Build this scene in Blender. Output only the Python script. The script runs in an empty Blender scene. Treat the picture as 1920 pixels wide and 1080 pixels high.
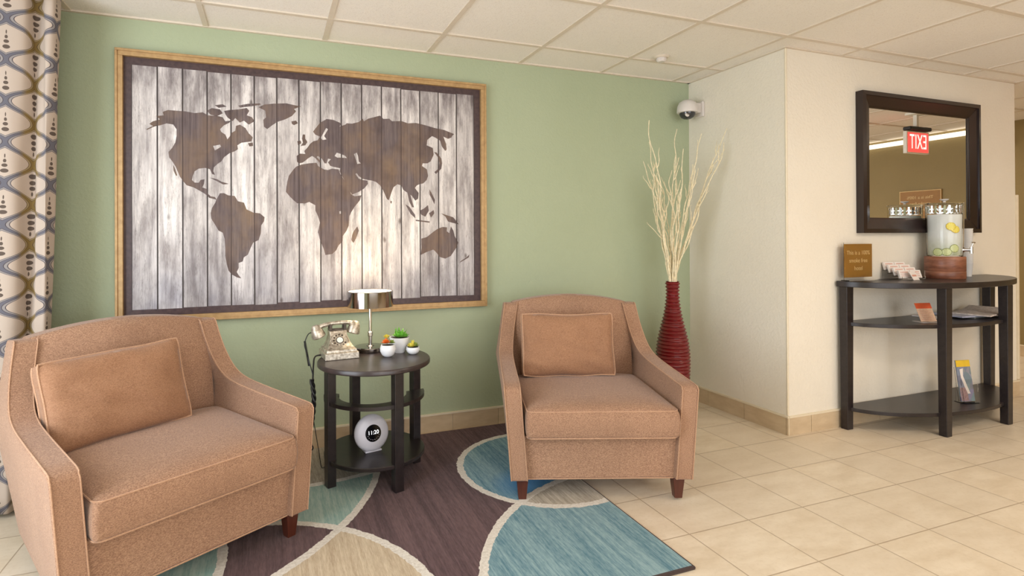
import bpy, bmesh, math, random
from mathutils import Vector, Matrix, noise as mnoise
scene = bpy.context.scene
COL = scene.collection
random.seed(7)
PI = math.pi

# ------------------------------------------------------------------ camera
cam_data = bpy.data.cameras.new('camera'); cam = bpy.data.objects.new('camera', cam_data); COL.objects.link(cam)
scene.camera = cam
F, TH, PITCH, ROLL = 1015.7, 0.3494, 0.00398, -0.0044
CAM = Vector((-2.8866, -3.1716, 1.1831))
_fw = Vector((math.sin(TH)*math.cos(PITCH), math.cos(TH)*math.cos(PITCH), math.sin(PITCH)))
_rt = Vector((math.cos(TH), -math.sin(TH), 0)); _up = _rt.cross(_fw)
_r2 = _rt*math.cos(ROLL)+_up*math.sin(ROLL); _u2 = _up*math.cos(ROLL)-_rt*math.sin(ROLL)
cam.matrix_world = Matrix(((_r2.x,_u2.x,-_fw.x,CAM.x),(_r2.y,_u2.y,-_fw.y,CAM.y),(_r2.z,_u2.z,-_fw.z,CAM.z),(0,0,0,1)))
cam_data.sensor_width = 36; cam_data.lens = F*36/1920
cam_data.shift_x = (960-876.6)/1920; cam_data.shift_y = -98.9/1920
cam_data.clip_start = 0.05; cam_data.clip_end = 60

# ------------------------------------------------------------------ world, exposure, big lights
w = bpy.data.worlds.new('sky'); scene.world = w; w.use_nodes = True
w.node_tree.nodes['Background'].inputs[0].default_value = (0.75, 0.86, 1.0, 1)
w.node_tree.nodes['Background'].inputs[1].default_value = 1.0
vs = scene.view_settings
vs.view_transform = 'Standard'; vs.look = 'None'; vs.exposure = 0.30; vs.gamma = 1.0; vs.use_curve_mapping = False

def area(name, loc, target, sx, sy, power, color):
    d = bpy.data.lights.new(name, 'AREA'); d.shape = 'RECTANGLE'; d.size = sx; d.size_y = sy
    d.energy = power; d.color = color
    o = bpy.data.objects.new(name, d); COL.objects.link(o); o.location = loc
    o.rotation_euler = (Vector(target)-Vector(loc)).to_track_quat('-Z', 'Z').to_euler()
    return o
# daylight through the tall window in the left wall and the glazed front behind the camera
area('daylight_left', (-4.66, -2.1, 1.2), (0, -1.5, 1.0), 2.1, 1.8, 58, (0.86, 0.93, 1.0))
area('daylight_front', (-1.6, -5.96, 1.35), (-1.6, 0, 1.0), 4.2, 1.9, 66, (0.98, 0.985, 1.0))
# the ceiling's fluorescent troffers (the fittings themselves are built further down)
TROFFERS = [(-2.3, -4.3), (0.76, -3.1), (2.6, -4.3), (3.3, 1.0)]  # last one is added out of view to brighten the corridor wall
for tx, ty in TROFFERS:
    area('troffer_light', (tx, ty, 2.27), (tx, ty-0.001, 0), 1.1, 0.5, 21, (1.0, 0.88, 0.74))

# ------------------------------------------------------------------ helpers
def lin(c):
    c = c/255.0
    return c/12.92 if c <= 0.04045 else ((c+0.055)/1.055)**2.4
def rgb(r, g, b): return (lin(r), lin(g), lin(b), 1)

class NT:
    def __init__(s, name):
        s.m = bpy.data.materials.new(name); s.m.use_nodes = True
        s.t = s.m.node_tree; s.b = s.t.nodes['Principled BSDF']
    def n(s, kind, **kw):
        nd = s.t.nodes.new(kind)
        for k, v in kw.items(): setattr(nd, k, v)
        return nd
    def put(s, sock, v):
        if isinstance(v, bpy.types.NodeSocket): s.t.links.new(v, sock)
        elif v is not None:
            if sock.type == 'RGBA' and not hasattr(v, '__len__'): v = (v, v, v, 1)
            if sock.type == 'VECTOR' and not hasattr(v, '__len__'): v = (v, v, v)
            sock.default_value = v
    def math(s, op, a, b=None, c=None, clamp=False):
        nd = s.n('ShaderNodeMath', operation=op, use_clamp=clamp)
        s.put(nd.inputs[0], a); s.put(nd.inputs[1], b) if b is not None else None
        if c is not None: s.put(nd.inputs[2], c)
        return nd.outputs[0]
    def mix(s, f, a, b, mode='MIX'):
        nd = s.n('ShaderNodeMix', data_type='RGBA', blend_type=mode)
        s.put(nd.inputs[0], f); s.put(nd.inputs[6], a); s.put(nd.inputs[7], b)
        return nd.outputs[2]
    def coord(s, which='Object'): return s.n('ShaderNodeTexCoord').outputs[which]
    def sep(s, v):
        nd = s.n('ShaderNodeSeparateXYZ'); s.put(nd.inputs[0], v); return nd.outputs
    def comb(s, x, y, z):
        nd = s.n('ShaderNodeCombineXYZ'); s.put(nd.inputs[0], x); s.put(nd.inputs[1], y); s.put(nd.inputs[2], z); return nd.outputs[0]
    def scale(s, v, sc):
        nd = s.n('ShaderNodeMapping'); s.put(nd.inputs[0], v); nd.inputs[3].default_value = sc; return nd.outputs[0]
    def noise(s, v, scale, detail=3, rough=0.55, col=False):
        nd = s.n('ShaderNodeTexNoise'); s.put(nd.inputs['Vector'], v)
        nd.inputs['Scale'].default_value = scale; nd.inputs['Detail'].default_value = detail; nd.inputs['Roughness'].default_value = rough
        return nd.outputs[1 if col else 0]
    def wn(s, v, dim='3D'):
        nd = s.n('ShaderNodeTexWhiteNoise', noise_dimensions=dim)
        s.put(nd.inputs['W' if dim == '1D' else 'Vector'], v); return nd.outputs[0], nd.outputs[1]
    def ramp(s, f, stops):
        nd = s.n('ShaderNodeValToRGB'); s.put(nd.inputs[0], f); e = nd.color_ramp.elements
        while len(e) < len(stops): e.new(0.5)
        for el, (p_, c_) in zip(e, stops): el.position = p_; el.color = c_
        return nd.outputs[0]
    def step(s, f, lo, hi):
        nd = s.n('ShaderNodeMapRange', clamp=True); s.put(nd.inputs[0], f)
        nd.inputs[1].default_value = lo; nd.inputs[2].default_value = hi; return nd.outputs[0]
    def bump(s, h, strength=0.3, dist=0.002):
        nd = s.n('ShaderNodeBump'); nd.inputs['Strength'].default_value = strength; nd.inputs['Distance'].default_value = dist
        s.put(nd.inputs['Height'], h); s.t.links.new(nd.outputs[0], s.b.inputs['Normal'])
    def fin(s, color=None, rough=0.5, metal=0.0, spec=None, **kw):
        if color is not None: s.put(s.b.inputs['Base Color'], color)
        s.put(s.b.inputs['Roughness'], rough); s.b.inputs['Metallic'].default_value = metal
        if spec is not None: s.b.inputs['Specular IOR Level'].default_value = spec
        for k, v in kw.items(): s.put(s.b.inputs[k], v)
        return s.m

def plain(name, c, rough=0.5, metal=0.0, var=0.12, nscale=30, bump=0.0, bscale=200, bdist=0.001, **kw):
    t = NT(name); co = t.coord()
    f = t.noise(co, nscale)
    col = t.mix(t.step(f, 0.3, 0.7), tuple(x*(1-var) for x in c[:3])+(1,), tuple(min(1, x*(1+var)) for x in c[:3])+(1,))
    if bump: t.bump(t.noise(co, bscale, 2), bump, bdist)
    return t.fin(col, rough, metal, **kw)

def lite(name, c, strength):
    t = NT(name); t.fin(c, 0.5); t.b.inputs['Emission Color'].default_value = c; t.b.inputs['Emission Strength'].default_value = strength
    return t.m

def box(bm, c, s, rz=0.0, rx=0.0, ry=0.0, mi=0):
    r = bmesh.ops.create_cube(bm, size=1.0)
    M = Matrix.Translation(c) @ Matrix.Rotation(rz, 4, 'Z') @ Matrix.Rotation(ry, 4, 'Y') @ Matrix.Rotation(rx, 4, 'X') @ Matrix.Diagonal((s[0], s[1], s[2], 1))
    bmesh.ops.transform(bm, matrix=M, verts=r['verts'])
    for f in {f for v in r['verts'] for f in v.link_faces}: f.material_index = mi
    return r['verts']
def prism(bm, poly, z0, z1, M=None, mi=0):
    a = [bm.verts.new((x, y, z0)) for x, y in poly]; b = [bm.verts.new((x, y, z1)) for x, y in poly]
    n = len(poly); fs = [bm.faces.new(a[::-1]), bm.faces.new(b)]
    for i in range(n): fs.append(bm.faces.new((a[i], a[(i+1) % n], b[(i+1) % n], b[i])))
    for f in fs: f.material_index = mi
    if M: bmesh.ops.transform(bm, matrix=M, verts=a+b)
    return a+b
def lathe(bm, prof, seg=40, c=(0, 0, 0), M=None, mi=0):
    rings = []
    for r, z in prof:
        if r < 1e-6: rings.append([bm.verts.new((0, 0, z))])
        else: rings.append([bm.verts.new((r*math.cos(2*PI*i/seg), r*math.sin(2*PI*i/seg), z)) for i in range(seg)])
    for A, B in zip(rings, rings[1:]):
        for i in range(seg):
            j = (i+1) % seg
            if len(A) == 1 and len(B) == 1: continue
            if len(A) == 1: f = bm.faces.new((A[0], B[j], B[i]))
            elif len(B) == 1: f = bm.faces.new((A[i], A[j], B[0]))
            else: f = bm.faces.new((A[i], A[j], B[j], B[i]))
            f.material_index = mi; f.smooth = True
    vs_ = [v for r in rings for v in r]
    MM = Matrix.Translation(c) @ (M or Matrix.Identity(4))
    bmesh.ops.transform(bm, matrix=MM, verts=vs_)
    return vs_
def tube(bm, pts, r, seg=8, closed=False, mi=0):
    pts = [Vector(p) for p in pts]; n = len(pts); rings = []
    rr = r if hasattr(r, '__len__') else [r]*n
    prev = None
    for i, p in enumerate(pts):
        a = pts[(i-1) % n] if (closed or i) else p; b = pts[(i+1) % n] if (closed or i < n-1) else p
        t = (b-a).normalized()
        if prev is None:
            prev = t.orthogonal().normalized()
        u = (prev - t*prev.dot(t))
        u = u.normalized() if u.length > 1e-6 else t.orthogonal().normalized()
        prev = u; v = t.cross(u)
        rings.append([bm.verts.new(p+(u*math.cos(2*PI*k/seg)+v*math.sin(2*PI*k/seg))*rr[i]) for k in range(seg)])
    m = n if closed else n-1
    for i in range(m):
        A, B = rings[i], rings[(i+1) % n]
        for k in range(seg):
            f = bm.faces.new((A[k], A[(k+1) % seg], B[(k+1) % seg], B[k])); f.smooth = True; f.material_index = mi
    if not closed:
        bm.faces.new(rings[0][::-1]).material_index = mi; bm.faces.new(rings[-1]).material_index = mi
def spline(pts, n=8):
    P = [Vector(p) for p in pts]; P = [P[0]*2-P[1]]+P+[P[-1]*2-P[-2]]; out = []
    for i in range(1, len(P)-2):
        for k in range(n):
            t = k/n; a, b, c, d = P[i-1:i+3]
            out.append(0.5*((2*b)+(c-a)*t+(2*a-5*b+4*c-d)*t*t+(3*b-a-3*c+d)*t**3))
    out.append(P[-2]); return out

def obj(name, bm, mats, parent=None, loc=(0, 0, 0), rot=(0, 0, 0), smooth=False, bevel=0.0, seg=2, sub=0, nofix=False):
    if not nofix: bmesh.ops.recalc_face_normals(bm, faces=bm.faces)
    me = bpy.data.meshes.new(name); bm.to_mesh(me); bm.free()
    for m in (mats if isinstance(mats, (list, tuple)) else [mats]): me.materials.append(m)
    o = bpy.data.objects.new(name, me); COL.objects.link(o)
    o.location = loc; o.rotation_euler = rot
    if parent: o.parent = parent
    if smooth or bevel:
        for p_ in me.polygons: p_.use_smooth = True
    if any(p_.use_smooth for p_ in me.polygons) and not bevel: me.set_sharp_from_angle(angle=math.radians(40))
    if bevel:
        b = o.modifiers.new('bevel', 'BEVEL'); b.width = bevel; b.segments = seg; b.limit_method = 'ANGLE'; b.angle_limit = math.radians(38)
        b.harden_normals = True
    if sub:
        s_ = o.modifiers.new('sub', 'SUBSURF'); s_.levels = sub; s_.render_levels = sub
    return o
def thing(name, label, cat, loc=(0, 0, 0), rz=0.0, group=None, rot=None):
    o = bpy.data.objects.new(name, None); COL.objects.link(o); o.empty_display_size = 0.1
    o.location = loc; o.rotation_euler = rot or (0, 0, rz); o['label'] = label; o['category'] = cat
    if group: o['group'] = group
    return o
def tag(o, label, cat, group=None):
    o['label'] = label; o['category'] = cat
    if group: o['group'] = group
    return o
def struct(name, bm, m, **kw):
    o = obj(name, bm, m, **kw); o['kind'] = 'structure'; return o
def text_obj(name, body, size, mat, parent, loc, rot, align='CENTER', ext=0.0004, spacing=1.0, sx=1.0):
    cu = bpy.data.curves.new(name, 'FONT'); cu.body = body; cu.size = size; cu.align_x = align; cu.align_y = 'CENTER'
    cu.extrude = ext; cu.space_line = spacing
    t = bpy.data.objects.new(name+'_c', cu); COL.objects.link(t)
    bpy.context.view_layer.update()
    me = bpy.data.meshes.new_from_object(t.evaluated_get(bpy.context.evaluated_depsgraph_get()))
    bpy.data.objects.remove(t); me.materials.clear(); me.materials.append(mat); me.name = name
    o = bpy.data.objects.new(name, me); COL.objects.link(o); o.location = loc; o.rotation_euler = rot; o.scale = (sx, 1, 1); o.parent = parent
    return o
def B(): return bmesh.new()
LAND=[[[-3.466,1.771],[-3.451,1.785],[-3.418,1.798],[-3.436,1.814],[-3.4,1.82],[-3.406,1.837],[-3.381,1.849],[-3.344,1.848],[-3.301,1.848],[-3.257,1.842],[-3.219,1.849],[-3.194,1.835],[-3.149,1.835],[-3.123,1.83],[-3.11,1.809],[-3.084,1.814],[-3.09,1.803],[-3.117,1.787],[-3.136,1.765],[-3.13,1.751],[-3.11,1.738],[-3.1,1.713],[-3.087,1.732],[-3.084,1.746],[-3.061,1.762],[-3.058,1.788],[-3.038,1.796],[-3.011,1.78],[-2.994,1.752],[-2.974,1.732],[-2.981,1.709],[-3.031,1.699],[-3.051,1.684],[-3.048,1.663],[-3.064,1.651],[-3.091,1.639],[-3.117,1.616],[-3.13,1.594],[-3.149,1.579],[-3.166,1.561],[-3.169,1.54],[-3.161,1.521],[-3.175,1.525],[-3.185,1.55],[-3.207,1.556],[-3.239,1.551],[-3.258,1.536],[-3.267,1.511],[-3.271,1.49],[-3.258,1.477],[-3.239,1.477],[-3.23,1.492],[-3.211,1.496],[-3.214,1.471],[-3.221,1.455],[-3.223,1.453],[-3.2,1.445],[-3.198,1.422],[-3.182,1.407],[-3.161,1.403],[-3.153,1.389],[-3.167,1.393],[-3.188,1.398],[-3.208,1.418],[-3.233,1.434],[-3.264,1.452],[-3.296,1.462],[-3.311,1.482],[-3.327,1.506],[-3.339,1.537],[-3.348,1.56],[-3.36,1.581],[-3.376,1.604],[-3.379,1.632],[-3.363,1.653],[-3.348,1.682],[-3.342,1.717],[-3.342,1.751],[-3.357,1.775],[-3.388,1.779],[-3.418,1.767],[-3.448,1.76]],[[-3.424,1.768],[-3.448,1.757],[-3.478,1.739],[-3.479,1.744],[-3.451,1.761]],[[-3.359,1.567],[-3.35,1.55],[-3.339,1.512],[-3.345,1.509],[-3.356,1.536]],[[-3.2,1.859],[-3.175,1.875],[-3.136,1.871],[-3.122,1.851],[-3.152,1.833],[-3.181,1.839]],[[-3.116,1.864],[-3.09,1.871],[-3.044,1.878],[-3.004,1.889],[-2.991,1.874],[-3.004,1.849],[-2.977,1.84],[-2.965,1.819],[-2.994,1.799],[-3.018,1.819],[-3.038,1.807],[-3.061,1.83],[-3.074,1.812],[-3.1,1.831],[-3.11,1.848]],[[-3.047,1.898],[-2.997,1.912],[-2.937,1.919],[-2.933,1.912],[-2.971,1.902],[-3.037,1.888]],[[-3.162,1.891],[-3.123,1.899],[-3.103,1.888],[-3.142,1.879]],[[-2.944,1.897],[-2.916,1.914],[-2.868,1.923],[-2.799,1.93],[-2.749,1.922],[-2.721,1.92],[-2.76,1.902],[-2.749,1.89],[-2.771,1.862],[-2.806,1.841],[-2.848,1.824],[-2.875,1.803],[-2.9,1.781],[-2.917,1.793],[-2.92,1.83],[-2.906,1.845],[-2.91,1.881]],[[-2.774,1.832],[-2.75,1.838],[-2.739,1.824],[-2.76,1.812],[-2.772,1.819]],[[-2.998,1.698],[-2.974,1.703],[-2.972,1.685],[-2.991,1.681]],[[-3.155,1.389],[-3.137,1.424],[-3.117,1.425],[-3.098,1.414],[-3.065,1.411],[-3.049,1.383],[-3.019,1.376],[-3.006,1.34],[-2.972,1.323],[-2.938,1.319],[-2.915,1.298],[-2.918,1.276],[-2.932,1.254],[-2.935,1.21],[-2.945,1.174],[-2.973,1.16],[-2.986,1.131],[-3.0,1.095],[-3.02,1.081],[-3.026,1.059],[-3.046,1.051],[-3.046,1.024],[-3.056,1.003],[-3.046,0.985],[-3.033,0.968],[-3.053,0.973],[-3.079,0.989],[-3.096,1.011],[-3.105,1.047],[-3.112,1.09],[-3.112,1.132],[-3.115,1.182],[-3.124,1.214],[-3.144,1.225],[-3.163,1.26],[-3.179,1.288],[-3.182,1.317],[-3.176,1.345],[-3.16,1.373]],[[-3.188,1.506],[-3.15,1.498],[-3.13,1.486],[-3.094,1.475],[-3.121,1.471],[-3.156,1.49]],[[-2.75,1.581],[-2.722,1.594],[-2.679,1.603],[-2.639,1.608],[-2.632,1.59],[-2.599,1.572],[-2.577,1.569],[-2.555,1.578],[-2.518,1.575],[-2.509,1.549],[-2.484,1.512],[-2.469,1.478],[-2.454,1.451],[-2.447,1.435],[-2.428,1.423],[-2.389,1.43],[-2.397,1.402],[-2.428,1.363],[-2.447,1.332],[-2.458,1.309],[-2.462,1.256],[-2.474,1.225],[-2.496,1.194],[-2.497,1.164],[-2.519,1.141],[-2.534,1.111],[-2.556,1.092],[-2.593,1.087],[-2.604,1.127],[-2.622,1.172],[-2.633,1.217],[-2.622,1.27],[-2.633,1.308],[-2.647,1.338],[-2.647,1.368],[-2.68,1.386],[-2.701,1.378],[-2.744,1.377],[-2.765,1.395],[-2.786,1.417],[-2.804,1.44],[-2.801,1.468],[-2.796,1.498],[-2.789,1.528],[-2.766,1.562]],[[-2.413,1.25],[-2.405,1.225],[-2.421,1.179],[-2.436,1.154],[-2.448,1.171],[-2.442,1.202],[-2.436,1.219]],[[-2.745,1.61],[-2.747,1.641],[-2.729,1.655],[-2.7,1.654],[-2.706,1.671],[-2.689,1.69],[-2.675,1.712],[-2.657,1.728],[-2.634,1.735],[-2.62,1.756],[-2.646,1.766],[-2.658,1.782],[-2.649,1.796],[-2.62,1.835],[-2.583,1.859],[-2.546,1.856],[-2.498,1.838],[-2.513,1.82],[-2.479,1.834],[-2.472,1.842],[-2.441,1.842],[-2.403,1.854],[-2.38,1.875],[-2.373,1.86],[-2.349,1.877],[-2.318,1.887],[-2.279,1.9],[-2.259,1.882],[-2.224,1.886],[-2.208,1.872],[-2.151,1.877],[-2.111,1.866],[-2.062,1.872],[-2.004,1.862],[-1.945,1.849],[-1.886,1.841],[-1.821,1.82],[-1.834,1.807],[-1.839,1.797],[-1.86,1.788],[-1.89,1.8],[-1.873,1.756],[-1.869,1.723],[-1.878,1.713],[-1.899,1.738],[-1.911,1.774],[-1.937,1.789],[-1.962,1.799],[-1.992,1.774],[-1.996,1.741],[-1.958,1.727],[-1.952,1.687],[-1.971,1.645],[-1.992,1.632],[-2.021,1.631],[-2.026,1.615],[-1.996,1.596],[-1.988,1.556],[-1.997,1.531],[-2.018,1.51],[-2.043,1.504],[-2.059,1.496],[-2.07,1.481],[-2.047,1.451],[-2.051,1.417],[-2.068,1.405],[-2.088,1.432],[-2.098,1.44],[-2.088,1.401],[-2.076,1.365],[-2.088,1.365],[-2.106,1.4],[-2.117,1.452],[-2.141,1.467],[-2.153,1.494],[-2.177,1.5],[-2.201,1.481],[-2.213,1.449],[-2.229,1.404],[-2.241,1.413],[-2.261,1.46],[-2.28,1.491],[-2.304,1.51],[-2.327,1.517],[-2.351,1.52],[-2.381,1.525],[-2.404,1.541],[-2.416,1.558],[-2.423,1.552],[-2.404,1.526],[-2.381,1.519],[-2.354,1.516],[-2.351,1.497],[-2.374,1.469],[-2.405,1.449],[-2.443,1.432],[-2.456,1.455],[-2.473,1.485],[-2.484,1.512],[-2.499,1.538],[-2.512,1.564],[-2.509,1.582],[-2.544,1.588],[-2.564,1.593],[-2.577,1.613],[-2.561,1.631],[-2.577,1.634],[-2.584,1.607],[-2.595,1.606],[-2.61,1.632],[-2.632,1.646],[-2.639,1.64],[-2.614,1.617],[-2.624,1.609],[-2.646,1.634],[-2.664,1.645],[-2.686,1.63],[-2.7,1.617],[-2.715,1.605],[-2.736,1.6]],[[-2.714,1.763],[-2.701,1.763],[-2.7,1.74],[-2.689,1.722],[-2.7,1.703],[-2.725,1.698],[-2.713,1.717],[-2.718,1.739]],[[-2.743,1.724],[-2.725,1.728],[-2.722,1.713],[-2.739,1.701]],[[-1.95,1.703],[-1.933,1.7],[-1.903,1.665],[-1.899,1.636],[-1.904,1.603],[-1.938,1.57],[-1.948,1.581],[-1.921,1.603],[-1.916,1.64],[-1.925,1.672]],[[-2.032,1.177],[-1.998,1.186],[-1.956,1.218],[-1.931,1.235],[-1.897,1.248],[-1.869,1.245],[-1.871,1.221],[-1.854,1.21],[-1.844,1.251],[-1.828,1.225],[-1.82,1.192],[-1.796,1.151],[-1.811,1.118],[-1.846,1.069],[-1.881,1.054],[-1.915,1.064],[-1.94,1.095],[-1.957,1.11],[-1.999,1.096],[-2.036,1.079],[-2.03,1.121]],[[-2.043,1.344],[-2.014,1.359],[-1.989,1.38],[-1.984,1.346],[-2.006,1.309],[-2.031,1.321]],[[-2.129,1.382],[-2.105,1.368],[-2.071,1.321],[-2.068,1.299],[-2.097,1.325]],[[-2.066,1.291],[-1.979,1.281],[-1.979,1.273],[-2.066,1.283]],[[-1.983,1.33],[-1.954,1.35],[-1.95,1.33],[-1.971,1.304]],[[-1.907,1.331],[-1.871,1.32],[-1.828,1.307],[-1.793,1.264],[-1.837,1.274],[-1.862,1.281],[-1.879,1.311]],[[-1.98,1.475],[-1.965,1.451],[-1.945,1.411],[-1.949,1.385],[-1.964,1.417],[-1.979,1.443]],[[-1.724,1.077],[-1.728,1.059],[-1.79,1.026],[-1.781,1.037],[-1.742,1.06]],[[-2.219,1.402],[-2.21,1.398],[-2.213,1.384],[-2.219,1.389]]]
LAKES=[[[-2.54,1.651],[-2.528,1.67],[-2.506,1.664],[-2.48,1.654],[-2.472,1.642],[-2.502,1.643],[-2.525,1.642]],[[-2.431,1.667],[-2.415,1.676],[-2.408,1.657],[-2.404,1.626],[-2.393,1.615],[-2.412,1.61],[-2.419,1.633]],[[-2.587,1.807],[-2.576,1.801],[-2.598,1.761],[-2.584,1.743],[-2.606,1.738],[-2.617,1.749],[-2.602,1.776]],[[-3.169,1.674],[-3.136,1.683],[-3.131,1.672],[-3.146,1.661],[-3.161,1.651]],[[-2.515,1.335],[-2.5,1.339],[-2.502,1.324],[-2.513,1.32]]]
H = 2.309
# ------------------------------------------------------------------ surfaces
def wall_mat(name, c, c2, bs=0.35):
    t = NT(name); co = t.coord()
    col = t.mix(t.step(t.noise(co, 1.3, 3), 0.35, 0.65), c, c2)
    n1 = t.noise(co, 55, 4, 0.6); n2 = t.noise(co, 14, 3, 0.6)
    t.bump(t.math('ADD', t.math('MULTIPLY', t.step(n1, 0.45, 0.62), 0.7), t.math('MULTIPLY', n2, 0.5)), bs, 0.0022)
    return t.fin(col, 0.55, spec=0.35)
M_green = wall_mat('sage green wall', rgb(167, 176, 145), rgb(171, 180, 150))
M_cream = wall_mat('cream wall', rgb(229, 220, 204), rgb(233, 225, 210), 0.5)
M_khaki = wall_mat('khaki wall', rgb(140, 122, 80), rgb(145, 127, 85))
t = NT('floor tile'); co = t.coord(); x, y, z = t.sep(co)
TS = 0.3082
u = t.math('DIVIDE', t.math('ADD', x, 0.4000+TS*40), TS); v = t.math('DIVIDE', t.math('ADD', y, 0.828+TS*40), TS)
fu = t.math('FRACT', u); fv = t.math('FRACT', v)
du = t.math('MINIMUM', fu, t.math('SUBTRACT', 1.0, fu)); dv = t.math('MINIMUM', fv, t.math('SUBTRACT', 1.0, fv))
g = t.math('SUBTRACT', 1.0, t.step(t.math('MINIMUM', du, dv), 0.004, 0.011))
cell, cellc = t.wn(t.comb(t.math('FLOOR', u), t.math('FLOOR', v), 0.0))
nz = t.noise(t.scale(co, (2.2, 5.5, 1)), 2.2, 5, 0.6)
tile = t.mix(t.step(nz, 0.32, 0.7), rgb(211, 193, 167), rgb(231, 217, 195))
tile = t.mix(t.math('MULTIPLY', cell, 0.55), tile, rgb(212, 197, 176))
tile = t.mix(t.math('MULTIPLY', t.step(t.noise(co, 60, 3), 0.5, 0.8), 0.25), tile, rgb(190, 168, 135))
col = t.mix(t.math('MULTIPLY', g, 0.8), tile, rgb(160, 138, 112))
t.bump(t.math('ADD', t.math('MULTIPLY', g, -1.0), t.math('MULTIPLY', nz, 0.25)), 0.5, 0.001)
M_floor = t.fin(col, t.math('ADD', 0.3, t.math('MULTIPLY', nz, 0.2)), spec=0.42)
t = NT('ceiling tile'); co = t.coord()
f = t.noise(co, 170, 3, 0.7); f2 = t.noise(co, 45, 3, 0.6)
col = t.mix(t.step(f, 0.55, 0.72), rgb(240, 234, 226), rgb(220, 211, 201))
t.bump(t.math('ADD', f, t.math('MULTIPLY', f2, 0.6)), 0.6, 0.003)
M_ceil = t.fin(col, 0.9, spec=0.1)
M_tbar = plain('ceiling grid white', rgb(216, 203, 186), 0.5, var=0.03)
t = NT('base tile'); co = t.coord(); f = t.noise(t.scale(co, (3, 3, 8)), 3, 4)
M_base = t.fin(t.mix(t.step(f, 0.3, 0.7), rgb(192, 168, 136), rgb(208, 186, 154)), 0.4, spec=0.4)
M_caulk = plain('cream bullnose trim', rgb(226, 212, 186), 0.45, var=0.03)
M_white = plain('white paint', rgb(232, 228, 218), 0.5, var=0.03)

# ------------------------------------------------------------------ room shell
XL_, XR_, YB_, D = -4.7, 4.0, -6.0, 0.795
bm = B(); box(bm, ((XL_+XR_)/2, -2.0, -0.05), (XR_-XL_+0.4, 8.4, 0.1)); struct('floor', bm, M_floor)
bm = B(); box(bm, ((XL_+XR_)/2, -2.0, H+0.05), (XR_-XL_+0.4, 8.4, 0.1)); struct('ceiling', bm, M_ceil)
bm = B(); box(bm, (XL_/2-0.05, 0.06, H/2), (-XL_+0.1, 0.12, H)); struct('wall_green', bm, M_green)
bm = B(); prism(bm, [(0, 0.12), (0, -D), (2.3, -D), (2.3, 2.0), (2.18, 2.0), (2.18, -D+0.12), (0.12, -D+0.12), (0.12, 0.12)], 0, H); struct('wall_side', bm, M_cream, bevel=0.008)
bm = B(); box(bm, (XR_+0.06, -2.0, H/2), (0.12, 8.2, H)); struct('wall_right', bm, M_khaki)
bm = B(); box(bm, (3.15, 2.06, H/2), (1.9, 0.12, H)); struct('wall_corridor', bm, M_khaki)
# left wall with its tall window
wy0, wy1, wz0, wz1 = -1.0, -3.2, 0.25, 2.2
bm = B()
for c, s in [((-0.31+0.06, 0), (0.74, H)), ]: pass
box(bm, (XL_-0.06, (0.12+wy0)/2, H/2), (0.12, 0.12-wy0, H)); box(bm, (XL_-0.06, (wy1+YB_)/2, H/2), (0.12, wy1-YB_, H))
box(bm, (XL_-0.06, (wy0+wy1)/2, wz0/2), (0.12, wy0-wy1, wz0)); box(bm, (XL_-0.06, (wy0+wy1)/2, (wz1+H)/2), (0.12, wy0-wy1, H-wz1))
struct('wall_left', bm, M_green)
def win(name, horiz, a0, a1, z0, z1, pos, n):
    bm = B(); t_ = 0.05
    def bx(a, zc, la, lz):
        if horiz: box(bm, (a, pos, zc), (la, 0.06, lz))
        else: box(bm, (pos, a, zc), (0.06, la, lz))
    am = (a0+a1)/2; L = abs(a1-a0)
    bx(am, z0+t_/2, L, t_); bx(am, z1-t_/2, L, t_)
    for k in range(n+1): bx(a0+(a1-a0)*k/n + (t_/2 if k == 0 else -t_/2 if k == n else 0)*(1 if a1 > a0 else -1), (z0+z1)/2, t_, z1-z0)
    struct(name, bm, M_white)
win('window_1', False, wy0, wy1, wz0, wz1, XL_-0.02, 2)
# rear wall with a wide glazed front
bx0, bx1, bz0, bz1 = -3.8, 0.6, 0.35, 2.25
bm = B()
box(bm, ((XL_+bx0)/2, YB_-0.06, H/2), (bx0-XL_, 0.12, H)); box(bm, ((XR_+bx1)/2, YB_-0.06, H/2), (XR_-bx1, 0.12, H))
box(bm, ((bx0+bx1)/2, YB_-0.06, bz0/2), (bx1-bx0, 0.12, bz0)); box(bm, ((bx0+bx1)/2, YB_-0.06, (bz1+H)/2), (bx1-bx0, 0.12, H-bz1))
struct('wall_rear', bm, M_khaki)
win('window_2', True, bx0, bx1, bz0, bz1, YB_-0.02, 4)
# tiled baseboards with a pale bullnose strip on top
def baseboard(name, p0, p1, n, h=0.104, t_=0.009, off=0.0):
    p0 = Vector(p0); p1 = Vector(p1); d = (p1-p0); L = d.length; d.normalize(); a = math.atan2(d.y, d.x)
    bm = B(); s = off
    while s < L-1e-4:
        e = min(s+0.3048, L) if s > 0 or off == 0 else off
        m = p0+d*((s+e)/2)+Vector(n)*t_/2
        box(bm, (m.x, m.y, h/2), (e-s-0.003, t_, h), rz=a); s = e
    if off:
        m = p0+d*(off/2)+Vector(n)*t_/2; box(bm, (m.x, m.y, h/2), (off-0.003, t_, h), rz=a)
    m = p0+d*(L/2)+Vector(n)*(t_/2+0.001)
    box(bm, (m.x, m.y, h+0.004), (L, t_+0.004, 0.010), rz=a, mi=1)
    m = p0+d*(L/2)+Vector(n)*(t_/2-0.003)
    box(bm, (m.x, m.y, h/2), (L, 0.004, h), rz=a, mi=1)
    struct(name, bm, [M_base, M_caulk])
baseboard('baseboard_green', (XL_, 0), (-0.012, 0), (0, -1), off=0.12)
baseboard('baseboard_side', (0, 0), (0, -D-0.009), (-1, 0), off=0.18)
baseboard('baseboard_mirror', (0.0, -D), (2.312, -D), (0, -1), off=0.18)
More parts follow.
